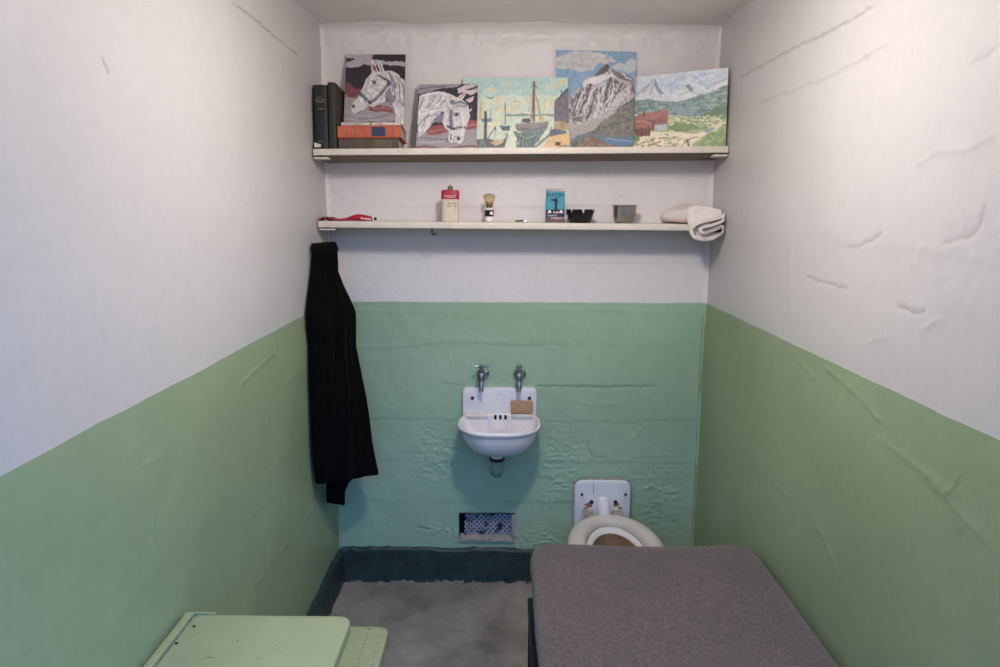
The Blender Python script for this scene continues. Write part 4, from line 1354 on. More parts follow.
for cx_, w_, h_ in ((-.6, .24, 3.1), (.62, .24, 3.1), (-.1, .13, 1.6), (.22, .14, 1.6)):
    a = xc + cx_ * hw
    zb, zt2 = zs(213), zs(213 - h_)
    g.add([(a - w_ * hw, yf - .0009, zb), (a + w_ * hw, yf - .0009, zb), (a + .05 * hw, yf - .0009, zt2), (a - .05 * hw, yf - .0009, zt2),
           (a - w_ * hw, yf, zb), (a + w_ * hw, yf, zb), (a + .05 * hw, yf, zt2), (a - .05 * hw, yf, zt2)], [(0, 1, 2, 3), (7, 6, 5, 4), (0, 4, 5, 1), (1, 5, 6, 2), (2, 6, 7, 3), (3, 7, 4, 0)])
obj('printed_tents', g, M['white_print'], t, smooth=False, label='row of white tents')
g = B()
pts = [(-.10, 210), (.20, 210), (.18, 205), (.26, 201.5), (.22, 199.6), (.16, 199.2), (.2, 198.2), (.1, 197.4), (-.02, 198), (-.05, 199.2), (-.3, 199), (-.5, 199.6), (-.5, 200.6), (-.15, 201), (-.06, 203)]
g.plate([(q[0] * hw, zs(q[1])) for q in pts][::-1], (xc, yf + .0012, 0), (1, 0, 0), (0, 0, 1), (0, -1, 0), .0016)
obj('printed_figure', g, M['pack_dark'], t, smooth=False, label='dark standing figure')
text('brand_lettering', 'BUGLER', .0185, M['pack_dark'], t, facing(xc, yf + .0008, zs(194.9), .98, -.1), label='dark lettering across the top')
text('small_lettering', 'CIGARETTE', .0085, M['white_print'], t, facing(xc - .012, yf - .0004, zs(215.6), .85), label='white script line')
text('small_lettering', 'TOBACCO', .0115, M['white_print'], t, facing(xc + .010, yf - .0004, zs(218.2), .95), label='white capital line')

# ashtray
cb = at(580, 221.5, 'y', -.09)
xc, yc = cb[0], -.09
z0 = on_lower(xc) + .0004
R1 = (at(594, 212, 'y', yc)[0] - at(566, 212, 'y', yc)[0]) / 2
H1 = at(580, 209.3, 'y', yc - .03)[2] - z0


def ash(r, h, a):
    if h > z0 + H1 * .62:
        q = (a * 7 / (2 * PI) + .15) % 1
        dip = max(0, 1 - abs(q - .5) / .12)
        h = h - (h - z0 - H1 * .6) * min(1, dip * 1.8) * .85
        r = r * (1 + .015 * math.sin(21 * a))
    return r, h


obj_t = thing('ashtray', (xc, yc, z0), 'round black ashtray with a notched rim beside the tobacco pack', 'ashtray')
obj('bowl', B().lathe([(.012, z0), (R1 * .68, z0), (R1 * .76, z0 + .003), (R1 * .9, z0 + H1 * .5), (R1 * .985, z0 + H1 * .8), (R1, z0 + H1), (R1 * .95, z0 + H1), (R1 * .90, z0 + H1 * .8), (R1 * .8, z0 + H1 * .45), (R1 * .66, z0 + .008), (.01, z0 + .007)], (xc, yc, 0), 84, rfun=ash), M['black_gloss'], obj_t, angle=50)

# steel cup
cb = at(624.0, 221.5, 'y', -.085)
xc, yc = cb[0], -.085
z0 = on_lower(xc) + .0004
zs = lambda py: at(624, py, 'y', yc - .03)[2] - 0
R1 = (at(637, 206, 'y', yc)[0] - at(611.2, 206, 'y', yc)[0]) / 2
H1 = zs(205.2) - z0
t = thing('steel_cup', (xc, yc, z0), 'small round dull steel cup with a flared lip near the towel', 'cup')
obj('body', B().lathe([(.01, z0 + .001), (R1 * .58, z0), (R1 * .70, z0 + .003), (R1 * .82, z0 + H1 * .22), (R1 * .885, z0 + H1 * .5), (R1 * .90, z0 + H1 * .9), (R1 * .92, z0 + H1 * .97),
     (R1, z0 + H1), (R1 * .985, z0 + H1 + .0012), (R1 * .90, z0 + H1 * .975), (R1 * .875, z0 + H1 * .9), (R1 * .86, z0 + H1 * .5), (R1 * .78, z0 + H1 * .2), (R1 * .6, z0 + .006), (.01, z0 + .005)], (xc, yc, 0), 48), M['steel'], t, angle=60)

# towel: one long cloth folded over itself, its end hanging over the shelf edge
PATH = [(728, 213), (722, 216.5), (712, 219.5), (702, 222), (694.5, 225), (691.5, 230), (693, 236.5), (700, 239.8), (710.5, 239.5), (719, 235), (726, 230.5), (727.5, 227.8), (724, 226), (716, 229), (708, 232.4), (702, 233), (700, 229.5), (704, 227), (712, 225), (720, 222), (728, 217.5)]
YF_ = -.212
xz = [at(px, py, 'y', YF_)[[0, 2]] for px, py in PATH]


def smooth_path(P_, n):
    P_ = [np.array(q, float) for q in P_]
    out = []
    for i in range(len(P_) - 1):
        p0, p1, p2, p3 = P_[max(i - 1, 0)], P_[i], P_[i + 1], P_[min(i + 2, len(P_) - 1)]
        for k in range(n):
            s_ = k / n
            out.append(.5 * (2 * p1 + (p2 - p0) * s_ + (2 * p0 - 5 * p1 + 4 * p2 - p3) * s_ ** 2 + (3 * p1 - p0 - 3 * p2 + p3) * s_ ** 3))
    out.append(P_[-1])
    return out


sp = smooth_path(xz, 4)
zb_f = min(q[1] for q in sp)
xr_ = .752
x_lo, x_hi, tilt = min(q[0] for q in sp), max(q[0] for q in sp), .85
base = on_lower(.68) + .005
stations = [(-.218, .99, .97, zb_f + .002, 0), (-.216, 1.0, 1.0, zb_f, 0), (-.205, 1.0, 1.0, zb_f + .001, 0), (-.194, 1.02, 1.0, zb_f + .006, 0), (-.187, 1.04, .96, base - .030, 0), (-.179, 1.07, .86, base - .001, 0), (-.172, 1.09, .82, base, 0), (-.150, 1.18, .76, base, .002), (-.12, 1.34, .86, base, .004),
            (-.09, 1.5, .92, base, .005), (-.06, 1.62, .94, base, .005), (-.03, 1.62, .84, base, .002), (-.012, 1.55, .52, base, 0)]
rings = []
for (y, sx, sz, zb, bulge) in stations:
    cen = []
    for i, q in enumerate(sp):
        x = xr_ + (q[0] - xr_) * sx
        z = zb + (q[1] - zb_f) * sz * (1 + tilt * min(1, max(0, (y + .207) / .03)) * (.35 - (q[0] - x_lo) / (x_hi - x_lo)))
        tl_ = (q[0] - x_lo) / (x_hi - x_lo)
        z -= (z - zb) * .42 * max(0, 1 - tl_ / .4) * min(1, max(0, (y + .17) / .06))
        z += bulge * math.sin(PI * min(1, max(0, (x - .55) / .2))) * (1 if i < 20 else .3)
        x = min(x, .749)
        cen.append(np.array([x, z]))
    ring_a, ring_b = [], []
    h = .0046
    for i, q in enumerate(cen):
        d = cen[min(i + 1, len(cen) - 1)] - cen[max(i - 1, 0)]
        nrm = np.array([-d[1], d[0]]) / (np.linalg.norm(d) + 1e-9)
        for lst, s_ in ((ring_a, 1), (ring_b, -1)):
            pt = q + nrm * h * s_
            yy = y
            lst.append((min(pt[0], .7515), yy + .002 * math.sin(i * .7), max(pt[1], zb - .0040)))
    rings.append(ring_a + ring_b[::-1])
t = thing('folded_towel', (.66, -.1, on_lower(.66)), 'folded white towel at the right end of the lower shelf', 'towel')
obj('cloth', B().loft(rings), M['terry'], t, angle=70)
q = at(694, 232, 'y', -.218)
obj('stitching', B().tube([(q[0] - .004, -.2185, q[2] + .012), (q[0] - .001, -.219, q[2]), (q[0] + .006, -.2185, q[2] - .012)], .0016, 6), M['dark_print'], t, label='small dark stitched mark')

# ------------------------------------------------------------------ jacket on the left wall
rows = [  # (py left, px left, py right, px right, right depth, thickness)
    (245, 312.5, 243, 335.5, -.17, .022), (247, 312.5, 245, 337.5, -.165, .026), (254, 312.5, 252, 338.5, -.16, .03), (264, 312, 262, 339, -.155, .032), (272, 311.5, 271, 339, -.15, .034), (285, 310, 285, 344.5, -.14, .038),
    (298, 308.5, 297, 350.5, -.13, .044), (307, 307.5, 307, 355, -.125, .05), (314, 307, 313, 356.3, -.12, .052), (325, 307.5, 325, 356, -.12, .052), (345, 309.5, 345, 355.5, -.12, .05), (362, 309.5, 362, 358.5, -.12, .05), (380, 310, 380, 362, -.12, .05),
    (400, 311, 400, 366, -.12, .05), (420, 312, 420, 369, -.12, .05), (440, 312.8, 440, 371.5, -.12, .05), (455, 313.5, 453, 374.5, -.12, .048), (468, 314.5, 462, 377, -.12, .045), (478, 315.5, 469, 379.5, -.12, .042), (483, 316, 472, 380, -.12, .036)]


def coat_ring(row, n=56, ph=0., extra=0.):
    pyl, pxl, pyr, pxr, yr, th = row
    A, Bp = at(pxl, pyl, 'x', -.750), at(pxr - 5.2 * th / .05, pyr, 'y', yr)
    mid, half = (A + Bp) / 2, (Bp - A) / 2
    hv = np.array([half[0], half[1], 0])
    nn = np.array([hv[1], -hv[0], 0]) / np.linalg.norm(hv)
    if nn[1] > 0:
        nn = -nn
    ring = []
    for k in range(n):
        a = 2 * PI * k / n
        u, v = math.cos(a), math.sin(a)
        us_ = math.copysign(abs(u) ** .8, u)
        vv = math.copysign(abs(v) ** .7, v)
        fold = 1 + .22 * math.sin(us_ * 6 + ph) + .16 * math.sin(us_ * 11 + ph * 1.7) + .06 * math.sin(us_ * 21 + ph * 3)
        t_ = (th + extra) * (fold if v > 0 else .45)
        p = mid + half * us_ + nn * vv * t_
        p[0] = max(p[0], -.7555)
        p[1] = min(p[1], -.012)
        ring.append(p)
    return ring


A0 = at(312.5, 245, 'x', -.75)
jk = thing('jacket', (A0[0], A0[1], 0.44), 'long black cloth jacket hanging on the left wall below the shelf', 'jacket')
jk.location.z = .44
ORG[jk.name] = (A0[0], A0[1], .44)


def dense(rows, n=4):
    out = []
    for r0, r1 in zip(rows[:-1], rows[1:]):
        for k in range(n):
            out.append(tuple(a + (b - a) * k / n for a, b in zip(r0, r1)))
    out.append(rows[-1])
    return out


dr = dense(rows, 3)
obj('body', B().loft([coat_ring(r, ph=i * .055) for i, r in enumerate(dr)]), M['black_wool'], jk, angle=80)
col = [(252, 312, 251, 339, -.158, .034), (248, 312, 246, 338.3, -.163, .033), (243.5, 312.3, 241.8, 336.5, -.168, .028), (243.3, 313, 241.6, 335.5, -.17, .02)]
obj('collar', B().loft([coat_ring(r) for r in col]), M['black_wool2'], jk, angle=80, label='slightly greyer neck band')
# hanging sleeve ends below the hem
sl = []
for pyl, pxl, pyr, pxr in ((400, 318, 400, 352), (450, 319, 450, 354), (470, 320, 468, 356), (478, 321, 477, 357), (484, 321.5, 482, 351), (492, 322, 490, 346.5), (499, 322, 498, 346), (502, 324, 502, 346.2), (503, 328, 505, 345.5)):
    A, Bp = at(pxl - 1, pyl, 'y', -.24), at(pxr - 4, pyr, 'y', -.15)
    A[0] = max(A[0], -.745)
    mid, half = (A + Bp) / 2, (Bp - A) / 2
    nn = np.array([half[1], -half[0], 0])
    nn = nn / np.linalg.norm(nn)
    if nn[1] > 0:
        nn = -nn
    ring = []
    for k in range(30):
        a = 2 * PI * k / 30
        p = mid + half * math.cos(a) + nn * math.sin(a) * .028 * (1 + .2 * math.sin(3 * a + pyl * .05))
        p[0] = max(p[0], -.7545)
        ring.append(p)
    sl.append(ring)
obj('sleeve', B().loft(sl), M['black_wool'], jk, angle=80)
pts = []
for px, py, y in ((320, 292, -.285), (317, 306, -.31), (317, 330, -.33), (320, 365, -.33), (323, 400, -.335), (325, 430, -.335), (326, 455, -.33)):
    p_ = at(px, py, 'y', y)
    pts.append((max(p_[0], -.712), p_[1], p_[2]))
obj('sleeve', B().tube(pts, [.018, .034, .038, .036, .034, .033, .030], 20), M['black_wool'], jk, angle=80)

# ------------------------------------------------------------------ wash basin
XS = -.0735
t = thing('wash_basin', (XS, 0, .64), 'small white porcelain wash basin fixed to the green back wall', 'sink')
hwB = .1535
zt_, zbk = .880, .735
obj('backsplash', B().plate(rrect(-hwB, hwB, zbk - .06, zt_, (.03, .03, .018, .018)), (XS, .004, 0), (1, 0, 0), (0, 0, 1), (0, -1, 0), .030, .006), M['porcelain'], t)
CY = -.125


def dring(k, z, grow=0., yoff=0.):
    """plan outline of the basin"""
    out = []
    for j in range(72):
        a = 2 * PI * j / 72
        c, s_ = math.cos(a), math.sin(a)
        if s_ >= 0:      # towards the wall
            x = math.copysign(abs(c) ** .45, c) * .1635
            y = abs(s_) ** .45 * .12
        else:
            x = math.copysign(abs(c) ** .80, c) * .1635
            y = -abs(s_) ** .92 * .150
        out.append((XS + x * k + math.copysign(grow, x) * min(1, abs(x) / .05), min(CY + yoff + y * k - (grow if s_ < 0 else -grow) * abs(s_), -.006), z))
    return out


ZR = .764
outer = [dring(.16, .645), dring(.36, .646), dring(.56, .653), dring(.72, .668), dring(.84, .692), dring(.91, .718), dring(.945, .738), dring(.965, .748), dring(1.0, .751), dring(1.015, .757), dring(1.01, ZR - .001), dring(.985, ZR + .001), dring(.955, ZR - .001), dring(.925, ZR - .010), dring(.88, ZR - .035), dring(.80, ZR - .064), dring(.66, ZR - .086), dring(.45, ZR - .096), dring(.2, ZR - .099), dring(.05, ZR - .100)]
obj('bowl', B().loft(outer[:13]), M['porcelain'], t, angle=60)
bpy.data.objects[SC.objects[-1].name]
# the bowl is one shell: rebuild it open through to the inside
bowl_o = [o for o in t.children if o.name.startswith('bowl')][0]
bpy.data.objects.remove(bowl_o)
obj('bowl', B().loft(outer), M['porcelain'], t, angle=60)
obj('overflow_panel', B().box(XS - .146, XS + .146, -.036, -.02, .668, .775, .008, 3), M['inner_glaze'], t)
for s_ in (-1, 1):
    obj('rib', B().soft(XS + s_ * .041 - .005, XS + s_ * .041 + .005, -.044, -.030, .690, .770, .0045, 6), M['porcelain'], t)
    xa, xb = sorted((s_ * .050, s_ * .143))
    obj('soap_ledge', B().box(XS + xa, XS + xb, -.050, -.02, .764, .776, .003, 3), M['stained'], t, label='brown stained ledge')
for k in (-1, 0, 1):
    obj('overflow_slot', B().box(XS + .004 + k * .021 - .0055, XS + .004 + k * .021 + .0055, -.0385, -.030, .750, .770, .003, 2), M['slot'], t)
for px in (472.5, 529.5):
    q = at(px, 398, 'y', -.026)
    obj('bolt', B().lathe([(.007, -.004), (.007, .003), (.005, .0055), (.001, .006)], (q[0], -.026, q[2]), 14, 'y'), M['bolt'], t)
q = at(500.5, 397.5, 'y', -.027)
s2 = .0165
obj('maker_mark', B().tube([(q[0], -.0265, q[2] + s2), (q[0] + s2 * 1.1, -.0265, q[2]), (q[0], -.0265, q[2] - s2), (q[0] - s2 * 1.1, -.0265, q[2]), (q[0], -.0265, q[2] + s2)], .0011, 6), mat('grey_glazed_mark', rgb(170, 168, 180), .4), t, label='faint grey diamond emblem')
q = at(482, 431, 'y', -.20)
obj('drain_ring', B().lathe([(.013, .000), (.017, .001), (.017, .004), (.013, .0045)], (XS, CY, ZR - .0995), 24), M['chrome'], t)
xp = at(497, 462, 'y', -.14)[0]
yp = -.135
obj('drain_collar', B().lathe([(.022, .655), (.024, .648), (.027, .632), (.026, .622), (.020, .618)], (xp, yp, 0), 28), M['porcelain'], t)
obj('drain_nut', B().lathe([(.029, .624), (.031, .621), (.031, .612), (.029, .609)], (xp, yp, 0), 8), M['bolt'], t, angle=20)
pp = [(xp, yp, .62), (xp, yp, .585)]
for k in range(1, 7):
    a = .5 * PI * k / 6
    pp.append((xp, yp + .03 * (1 - math.cos(a)), .585 - .03 * math.sin(a)))
pp += [(xp, -.06, .555), (xp, .008, .555)]
obj('drain_pipe', B().tube(pp, .0265, 20), M['pipe_green'], t, label='green painted trap pipe')
obj('trap_plug', B().lathe([(.013, .552), (.017, .549), (.017, .533), (.012, .528), (.003, .527)], (xp + .003, yp + .03, 0), 8), M['chrome'], t, angle=20)
q = at(516, 460, 'y', -.09)
obj('mounting_stud', B().lathe([(.004, .625), (.004, .665)], (q[0], -.09, 0), 10).lathe([(.008, .632), (.008, .642)], (q[0], -.09, 0), 6), M['bolt'], t)

# taps
for px, rot, lab in ((481.5, 0., 'chrome tap with sideways cross handle above left side of basin'), (519, PI / 2, 'chrome tap with handle turned lengthways above right side of basin')):
    x = at(px, 376, 'y', -.055)[0]
    tp = thing('tap', (x, 0, .935), lab, 'tap', 'taps above the basin')
    zz = .936
    obj('wall_flange', B().lathe([(.026, -.004), (.026, .004), (.020, .010), (.013, .012)], (x + .004, 0, zz), 24, 'y'), M['chrome'], tp)
    obj('body', B().tube([(x + .004, .0, zz), (x + .002, -.03, zz), (x, -.055, zz - .001)], [.0115, .0115, .013], 16)
        .lathe([(.011, zz - .024), (.0155, zz - .018), (.0175, zz - .004), (.017, zz + .010), (.0135, zz + .018), (.0145, zz + .021), (.0145, zz + .030), (.010, zz + .034)], (x, -.058, 0), 20), M['chrome'], tp)
    obj('spout', B().tube([(x, -.058, zz - .012), (x, -.066, zz - .028), (x, -.070, zz - .042), (x, -.071, zz - .056)], [.0135, .0115, .0095, .0098], 16), M['chrome'], tp)
    h = B().lathe([(.007, zz + .030), (.008, zz + .036), (.013, zz + .041), (.013, zz + .047), (.007, zz + .052), (.001, zz + .053)], (x, -.058, 0), 18)
    dx, dy = math.cos(rot), math.sin(rot)
    for s_ in (-1, 1):
        h.tube([(x, -.058, zz + .044), (x + s_ * dx * .017, -.058 + s_ * dy * .017, zz + .044), (x + s_ * dx * .029, -.058 + s_ * dy * .029, zz + .044)], [.0062, .0045, .0068], 12)
        h.tube([(x, -.058, zz + .044), (x - s_ * dy * .012, -.058 + s_ * dx * .012, zz + .044)], [.0055, .0045], 12)
    obj('handle', h, M['chrome'], tp)

# soap on the right ledge
qa, qb = at(510.8, 412, 'y', -.048), at(533, 412, 'y', -.048)
z0 = .7765
zt2 = at(520, 400.5, 'y', -.036)[2]
t = thing('soap_bar', ((qa[0] + qb[0]) / 2, -.04, z0), 'tan brown slab of soap standing on the basin ledge', 'soap')
sx = (qa[0] + qb[0]) / 2
SM = Matrix.Translation((sx, -.0415, z0))  @ Matrix.Rotation(math.radians(-9), 4, 'X')
w2 = (qb[0] - qa[0]) / 2
obj('slab', B().soft(-w2, w2, -.006, .006, 0.001, zt2 - z0, .0035, 6), M['soap'], t, SM)
g = B()
for k in range(5):
    g.box(-w2 * .7 + k * w2 * .32, -w2 * .7 + k * w2 * .32 + .003, -.0068, -.005, .004, .012 + .003 * (k % 2))
obj('worn_grooves', g, mat('worn_soap_grooves', rgb(156, 112, 84), .7), t, SM, smooth=False)

# ------------------------------------------------------------------ vent in the back wall
VX0, VX1, VZ0, VZ1 = -.246, -.006, .196, .318
t = thing('vent_grille', (-.126, 0, VZ0), 'recessed blue white mesh vent low in the back wall', 'vent')
obj('recess', B().add([(VX0, -.002, VZ0), (VX1, -.002, VZ0), (VX1, -.002, VZ1), (VX0, -.002, VZ1), (VX0, .10, VZ0), (VX1, .10, VZ0), (VX1, .10, VZ1), (VX0, .10, VZ1)],
    [(0, 1, 5, 4), (1, 2, 6, 5), (2, 3, 7, 6), (3, 0, 4, 7), (4, 5, 6, 7)]), M['void'], t, smooth=False, recalc=False)
obj('sill', B().loft([[(x, y, z) for y, z in ((-.004, VZ0 - .004), (-.004, VZ0 + .005 + .003 * math.sin(x * 90)), (.04, VZ0 + .016 + .004 * math.sin(x * 60)), (.05, VZ0 - .004))] for x in np.linspace(VX0 + .001, VX1 - .001, 24)]), M['sill'], t)
obj('side_jamb', B().box(VX1 - .014, VX1 + .001, -.001, .04, VZ0 + .001, VZ1 - .001, .002), M['sill'], t, label='pale plaster jamb')
mx0, mx1, mz0, mz1, my = VX0 + .022, VX1 - .010, VZ0 + .010, VZ1 + .004, .026
g = B()
sp_ = .0205
for sgn in (1, -1):
    k0 = -40
    for k in range(-40, 60):
        c0 = k * sp_
        # bar along direction (1, sgn): x = mx0 + s, z = mz0 + sgn*(s - c0)
        pts = []
        lo, hi = 0, mx1 - mx0
        if sgn > 0:
            a, b_ = max(lo, c0), min(hi, c0 + (mz1 - mz0))
            f_ = lambda s_: mz0 + (s_ - c0)
        else:
            a, b_ = max(lo, c0 - (mz1 - mz0)), min(hi, c0)
            f_ = lambda s_: mz0 + (c0 - s_)
        if b_ - a < .004:
            continue
        yy = my + (0 if sgn > 0 else .0012)
        w_ = .0036
        pa, pb = (mx0 + a, f_(a)), (mx0 + b_, f_(b_))
        ox, oz = -w_ * .707 * sgn, w_ * .707
        g.add([(pa[0] - ox, yy, pa[1] - oz), (pb[0] - ox, yy, pb[1] - oz), (pb[0] + ox, yy, pb[1] + oz), (pa[0] + ox, yy, pa[1] + oz),
               (pa[0] - ox, yy + .002, pa[1] - oz), (pb[0] - ox, yy + .002, pb[1] - oz), (pb[0] + ox, yy + .002, pb[1] + oz), (pa[0] + ox, yy + .002, pa[1] + oz)],
              [(0, 1, 2, 3), (7, 6, 5, 4), (0, 4, 5, 1), (1, 5, 6, 2), (2, 6, 7, 3), (3, 7, 4, 0)])
obj('mesh_screen', g, M['screen'], t, smooth=False)

# ------------------------------------------------------------------ toilet
XT = at(602.5, 500, 'y', -.02)[0]
t = thing('toilet', (XT, -.3, 0), 'white lidless toilet with cream seat fixed to the back wall', 'toilet')
zt_ = at(602, 481, 'y', -.02)[2]
hwT = (at(631, 495, 'y', -.025)[0] - at(574.5, 495, 'y', -.025)[0]) / 2
obj('wall_plate', B().plate(rrect(-hwT, hwT, .16, zt_, (.02, .02, .035, .035)), (XT, .004, 0), (1, 0, 0), (0, 0, 1), (0, -1, 0), .028, .012), M['porcelain'], t)
obj('plate_gasket', B().plate(rrect(-hwT - .005, hwT + .005, .15, zt_ + .006, (.02, .02, .038, .038)), (XT, .003, 0), (1, 0, 0), (0, 0, 1), (0, -1, 0), .012), M['sill'], t, label='grey mortar edge behind the plate')
for px, py, r in ((582, 494.5, .0055), (625.5, 494.5, .0055), (591.5, 502, .0085), (615.5, 502, .0085)):
    q = at(px, py, 'y', -.026)
    obj('bolt', B().lathe([(r, -.003), (r, .004), (r * .7, .007), (.001, .0075)], (q[0], -.025, q[2]), 14, 'y'), M['bolt'], t)
for px, py, rx, rz in ((589, 505, .016, .010), (616, 505, .013, .009), (585.5, 508.5, .010, .006), (620, 508, .009, .005)):
    q = at(px, py, 'y', -.025)
    obj('rust_stain', B().plate([(q[0] + rx * math.cos(a) * (1 + .25 * math.sin(3 * a + px)), q[2] + rz * math.sin(a) * (1 + .2 * math.sin(2 * a + px))) for a in (2 * PI * k / 20 for k in range(20))], (0, -.0235, 0), (1, 0, 0), (0, 0, 1), (0, -1, 0), .0012), M['rust'], t, label='orange rust stain')
q0 = at(593.7, 481, 'y', -.026)[0]
obj('hairline_crack', B().tube([(q0, -.0236, zt_ - .010), (q0 + .001, -.0238, zt_ - .03), (q0 - .0005, -.0238, zt_ - .058)], .0011, 6), M['bolt'], t, label='dark crack in the plate')
zn = at(603, 505, 'y', -.04)[2]
obj('flush_neck', B().tube([(XT + .002, -.01, zn + .012), (XT + .002, -.034, zn + .006), (XT + .002, -.050, zn - .02), (XT + .002, -.056, zn - .06), (XT + .002, -.07, zn - .11)], [.021, .025, .028, .031, .034], 20), M['porcelain'], t)
for s_ in (-1, 1):
    obj('seat_hinge', B().box(XT + s_ * .062 - .022, XT + s_ * .062 + .022, -.075, -.02, .338, .350, .004), M['sill'], t, label='worn hinge block')
SCX, SCY, SA, SBk, SF = .376, -.345, .184, .272, .275
HX, HY, HA, HB = .377, -.372, .116, .240
rings = []
prof = [(0, .322, 1), (0.0, .336, 1), (.05, .348, 1), (.18, .357, 1), (.42, .361, 1), (.68, .359, 1), (.86, .353, 1), (.96, .344, 1), (1.0, .332, 1), (.97, .322, 1), (.5, .316, 1), (.04, .314, 1)]
for tt, z, _ in prof:
    ring = []
    for k in range(72):
        a = 2 * PI * k / 72
        c, s_ = math.cos(a), math.sin(a)
        o_ = (SCX + SA * math.copysign(abs(c) ** .92, c), SCY + (SBk if s_ > 0 else SF) * math.copysign(abs(s_) ** .92, s_))
        i_ = (HX + HA * c, HY + HB * s_)
        ring.append((o_[0] + (i_[0] - o_[0]) * tt, o_[1] + (i_[1] - o_[1]) * tt, z))
    rings.append(ring)
rings.append(rings[0])
obj('seat', B().loft(rings, (False, False)), M['seat'], t, angle=80)


def bring(k, z, dy=0., a_=HA, b_=HB):
    return [(HX + a_ * k * math.cos(a), HY + dy + b_ * k * math.sin(a), z) for a in (2 * PI * j / 56 for j in range(56))]


obj('bowl', B().loft([bring(.62, .0), bring(.66, .02), bring(.75, .10, .02), bring(1.1, .22), bring(1.22, .285), bring(1.24, .309), bring(1.10, .313), bring(1.0, .322), bring(.97, .330), bring(.93, .333), bring(.87, .330), bring(.81, .318)], (True, False)), M['porcelain'], t, angle=60)
obj('bowl_inside', B().loft([bring(.812, .3185), bring(.79, .27), bring(.7, .19), bring(.42, .13), bring(.1, .115)], (False, True)), M['bowl'], t, angle=80, label='brown stained inside of the bowl')

# ------------------------------------------------------------------ bunk and blanket
BX0, BX1, BY0, BY1 = .040, .748, -.715, -2.62
t = thing('bunk_bed', (.40, -1.6, 0), 'narrow iron bunk along the right wall under the blanket', 'bed')
fr = B()
fr.box(BX0 - .014, BX0 + .02, BY1 + .03, BY0 - .03, .325, .37, .003).box(BX1 - .035, BX1 - .002, BY1 + .03, BY0 - .03, .335, .37, .003)
fr.box(BX0 + .012, BX1 - .002, BY0 - .06, BY0 - .03, .335, .37, .003).box(BX0 + .012, BX1 - .002, BY1 + .03, BY1 + .06, .335, .37, .003)
for k in range(6):
    yk = BY0 - .3 - k * .28
    fr.box(BX0 + .04, BX1 - .03, yk, yk + .02, .345, .352)
obj('frame', fr, M['iron'], t, smooth=False)
for x, y in ((BX0 - .012, BY0 - .046), (BX0 - .012, BY1 + .046), (BX1 - .036, BY0 - .036), (BX1 - .036, BY1 + .036)):
    obj('leg', B().box(x, x + .028, y - .014, y + .014, 0.0, .336, .003), M['iron'], t)
obj('mattress', B().soft(BX0 + .016, BX1 - .016, BY1 + .02, BY0 - .02, .371, .548, .04, 10), M['ticking'], t)


def drape(p_):
    x, y, z = p_
    f1 = math.sin(x * 5.1 + y * 3.3) * .5 + math.sin(x * 11 - y * 6.2 + 1) * .3 + math.sin(y * 14 + x * 4) * .2
    if z > .45:
        z = z + .004 * f1 + .012 * max(0, min(1, (-y - .75) / .7)) - .006 * math.exp(-((x - .4) / .2) ** 2)
    k = .35 * max(0, min(1, (.54 - z) / .10))
    if x < .12:
        x -= .006 * k * (1 + math.sin(y * 17 + 1) + .5 * math.sin(y * 31))
        z += (.010 * math.sin(y * 9) + .006 * math.sin(y * 23)) * k
    if y > BY0 - .1:
        y += .006 * k * (math.sin(x * 21) + .4)
    return (min(x, .752), y, z)


sh = B().soft(BX0 - .006, BX1 + .002, BY1, BY0, .435, .562, .05, 44, drape)
bl_ = obj('wool_blanket', sh, M['blanket'], None, angle=180)
tag(bl_, 'grey brown wool blanket spread over the narrow bunk bed', 'blanket')
bb = bmesh.new()
bb.from_mesh(bl_.data)
bmesh.ops.delete(bb, geom=[f for f in bb.faces if f.normal.z < -.7 and f.calc_center_median().z < .46], context='FACES')
bb.to_mesh(bl_.data)
bb.free()
sm = bl_.modifiers.new('cloth_thickness', 'SOLIDIFY')
sm.thickness, sm.offset = .006, -1

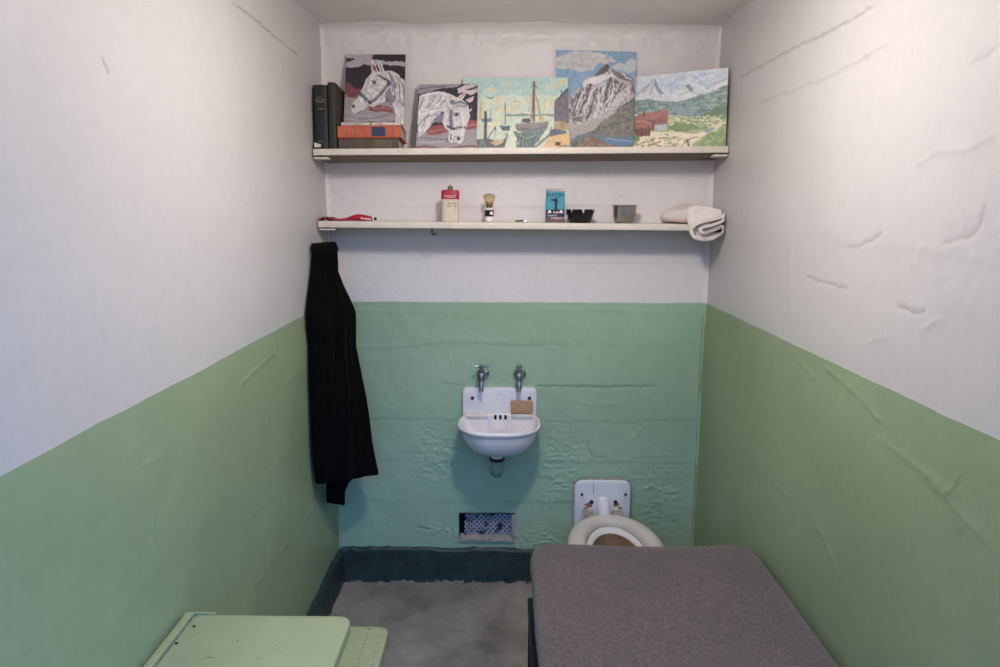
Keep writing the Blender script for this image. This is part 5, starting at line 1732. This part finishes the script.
# ------------------------------------------------------------------ table and seat that fold down from the left wall
t = thing('folding_table', (-.56, -1.75, .70), 'pale green metal table folding out from the left wall', 'table')
TZ = .722
TY0 = -1.414
obj('top', B().plate(rrect(-.736, -.386, -2.05, TY0, (.03, .03, .028, .012)), (0, 0, TZ - .026), (1, 0, 0), (0, 1, 0), (0, 0, 1), .026, .005), M['table_green'], t, angle=50)
obj('wall_rail', B().box(-.757, -.7385, -2.08, TY0 + .003, TZ - .04, TZ + .004, .003), M['table_green'], t)
obj('end_clip', B().box(-.757, -.69, TY0 + .0005, TY0 + .006, TZ - .03, TZ + .0015, .002), M['table_green'], t)
obj('hinge', B().tube([(-.7375, -2.05, TZ - .004), (-.7375, TY0 - .004, TZ - .004)], .0045, 12), M['hinge'], t, label='worn grey hinge rod')
for px, py in ((194, 626.5), (176.5, 643.5)):
    q = at(px, py, 'z', TZ)
    obj('screw', B().lathe([(.0035, TZ - .001), (.0035, TZ + .0012), (.001, TZ + .0016)], (q[0], q[1], 0), 12), M['bolt'], t)
obj('support_arm', B().tube([(-.752, -1.70, .38), (-.66, -1.70, .50), (-.46, -1.70, .696)], .010, 10), M['table_green'], t)

t = thing('folding_stool', (-.56, -1.25, .44), 'lower pale green metal folding stool on the left wall beyond the table', 'stool')
SZ = .45
obj('seat_panel', B().plate(rrect(-.736, -.372, -1.40, -1.034, (.03, .03, .03, .012)), (0, 0, SZ - .022), (1, 0, 0), (0, 1, 0), (0, 0, 1), .022, .004), M['table_green'], t, angle=50)
obj('wall_rail', B().box(-.757, -.734, -1.42, -1.03, SZ - .04, SZ + .003, .003), M['table_green'], t)
obj('support_arm', B().tube([(-.752, -1.22, .14), (-.66, -1.22, .25), (-.46, -1.22, .43)], .010, 10), M['table_green'], t)
rust_dot = mat('small_rusty_rivet', rgb(104, 100, 74), .6, var=.2)
for xx, n_, st_ in ((-.4275, 16, .0165), (-.392, 9, .031)):
    for k in range(n_):
        obj('rivet', B().lathe([(.0019, SZ - .001), (.0019, SZ + .0006), (.0008, SZ + .001)], (xx, -1.05 - k * st_, 0), 8), rust_dot, t)
